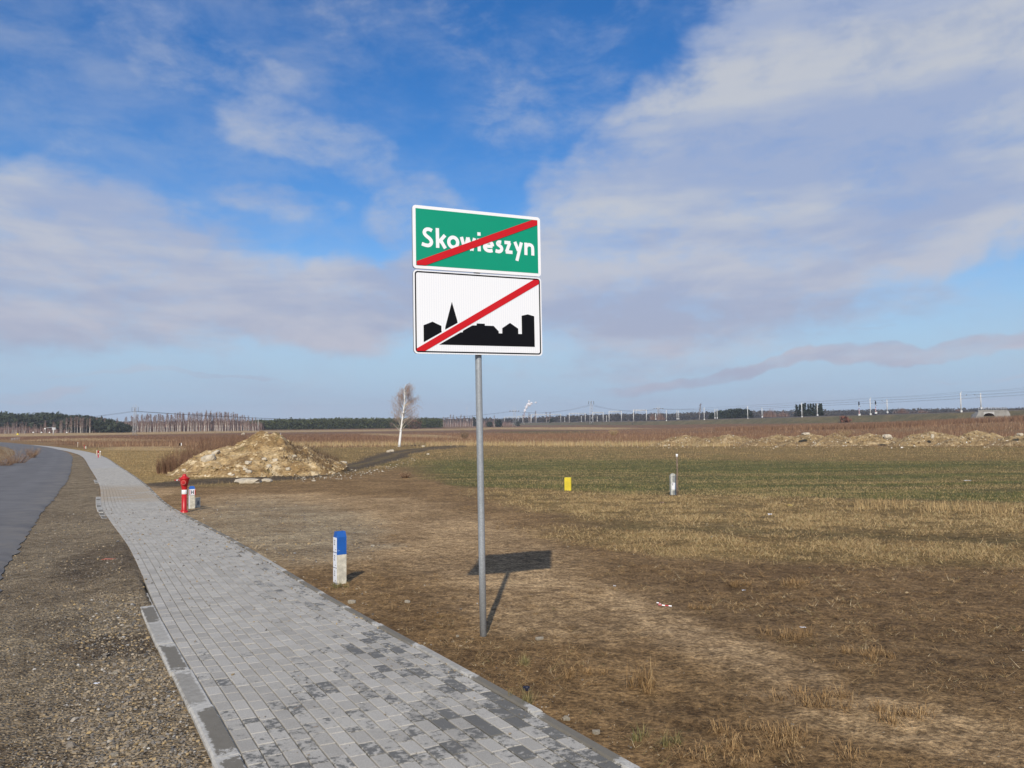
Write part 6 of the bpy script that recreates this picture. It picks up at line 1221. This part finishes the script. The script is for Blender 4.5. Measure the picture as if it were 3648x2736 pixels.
    # single grass tufts
    tl = [(2300, 2452, .13, .24, 1, 'upright tan grass tuft right of the town sign, near the bottom'), (2885, 2500, .28, .15, 0, 'broad sprawling straw tuft in the lower right foreground'), (2060, 2400, .18, .10, 0, 'small grey brown tuft right of the kerb'), (2625, 2080, .16, .15, 0, 'pale tuft on the dark soil right of the tape'), (2832, 2080, .16, .16, 0, 'pale tuft at the edge of the straw band'), (2815, 2262, .20, .16, 0, 'brown clod with straw in the dark soil'), (3085, 2330, .20, .14, 0, 'tuft over a mud clod at the right'),
          (2900, 2665, .32, .11, 0, 'wide flattened straw tuft at the bottom right'), (2560, 2700, .24, .10, 0, 'straw tuft at the bottom edge of the picture'), (2680, 2620, .24, .12, 0, 'small curled tuft above the bottom edge'), (1850, 2500, .13, .14, 2, 'green grass tuft beside the right kerb'), (2340, 2635, .13, .10, 2, 'small dark green tuft near the bottom'), (1850, 2366, .10, .09, 2, 'little green tuft below the sign post'), (3220, 2560, .2, .14, 0, 'thin tuft in the lower right corner'), (2490, 2160, .12, .11, 0, 'straw bunch beside the barrier tape'), (1210, 2090, .13, .10, 2, 'green tuft at the foot of the blue topped post')]
    for i, (px, py, rad, h, kind, lab) in enumerate(tl):
        p0 = at(px, py); n = int(300*rad/.2); r_ = np.random.default_rng(520+i); nb = max(3, int(rad*42)); ca = r_.uniform(0, 6.28, nb); cq = rad*np.sqrt(r_.random(nb))*.85; wi = r_.integers(0, nb, n); a = r_.uniform(0, 6.28, n); q = rad*.16*np.abs(r_.normal(0, 1, n)); x = p0.x+cq[wi]*np.cos(ca[wi])*1.2+q*np.cos(a); y = p0.y+cq[wi]*np.sin(ca[wi])+q*np.sin(a); z = Hg(x, y)-.005; V = []; Fc = []
        hh = h*1.05*r_.uniform(.35, 1.1, n)**1.3; le = (r_.uniform(.2, 1.3, n) if kind else r_.uniform(.7, 2.0, n)); ax = a+r_.normal(0, 1.3, n); w = .0034
        B = np.stack([x, y, z], 1); mid = B+np.stack([np.cos(ax)*np.sin(le*.5)*hh*.55, np.sin(ax)*np.sin(le*.5)*hh*.55, np.cos(le*.5)*hh*.55], 1); le2 = np.minimum(le*1.7, 2.1); tip = mid+np.stack([np.cos(ax)*np.sin(le2)*hh*.5, np.sin(ax)*np.sin(le2)*hh*.5, np.cos(le2)*hh*.5], 1)
        o_ = np.stack([-np.sin(ax)*w/2, np.cos(ax)*w/2, 0*ax], 1); V = np.stack([B-o_, B+o_, mid-o_*.8, mid+o_*.8, tip], 1).reshape(-1, 3)-np.array([p0.x, p0.y, z.mean()]); k5 = np.arange(n)[:, None]*5; Fc = np.concatenate([k5+np.array([[0, 1, 3]]), k5+np.array([[0, 3, 2]]), k5+np.array([[2, 3, 4]])], 0)
        tt = np.concatenate([np.clip(r_.beta(2, 2, n)*.75+.12, 0, 1)]*3); o = np_mesh('grass_tuft', V, Fc, GREEN if kind == 2 else TURF, dict(tint=('FACE', tt))); o.location = (p0.x, p0.y, z.mean()); tag(o, lab, 'grass tuft', 'grass tufts on the bare soil')
    for (px, py, rad, h, lab, mt) in ((1655, 1565, 22, 36, 'bare rounded shrub in the weeds left of the town sign post', TWIG), (60, 1652, 75, 62, 'bare brown roadside shrub at the left edge beyond the road', WEED), (115, 1632, 30, 38, 'smaller brown shrub right of the one at the left edge', WEED), (3010, 1560, 30, 34, 'pale dry reed clump behind the rubble heaps', STRAW), (1445, 1703, 26, 22, 'low dark weed clump on the near edge of the track', WEED), (20, 1660, 60, 40, 'dark bare bush at the left margin beside the road', WEED), (2185, 1552, 20, 24, 'pale tall grass clump standing out of the rust weeds', STRAW)):
        p0 = at(px, py); k = p0.y/FP; o = shrubby('shrub', 0, 0, 0, h*k, rad*k, 190, mt, max(.012, .35*k), int(px), 7); o.location = (p0.x, p0.y, float(H0(p0.x, p0.y))); tag(o, lab, 'shrub')
bits()

# ------------------------------------------------------------------ haze
def haze():
    b = MB(); x0, x1, y0, y1, z0, z1 = -6200, 6200, -6200, 6200, -9, 122; b.add([(x, y, z) for z in (z0, z1) for y in (y0, y1) for x in (x0, x1)], [(0, 2, 3, 1), (4, 5, 7, 6), (0, 1, 5, 4), (1, 3, 7, 5), (3, 2, 6, 7), (2, 0, 4, 6)])
    m = bpy.data.materials.new('haze'); m.use_nodes = True; nt = m.node_tree; nt.nodes.clear(); v = nt.nodes.new('ShaderNodeVolumePrincipled'); v.inputs['Color'].default_value = (.80, .87, 1, 1); v.inputs['Density'].default_value = .00014; v.inputs['Anisotropy'].default_value = .0
    o_ = nt.nodes.new('ShaderNodeOutputMaterial'); nt.links.new(v.outputs[0], o_.inputs['Volume']); o = b.build('haze', m); tag(o, kind='stuff', label='thin bluish air over the fields')
haze()
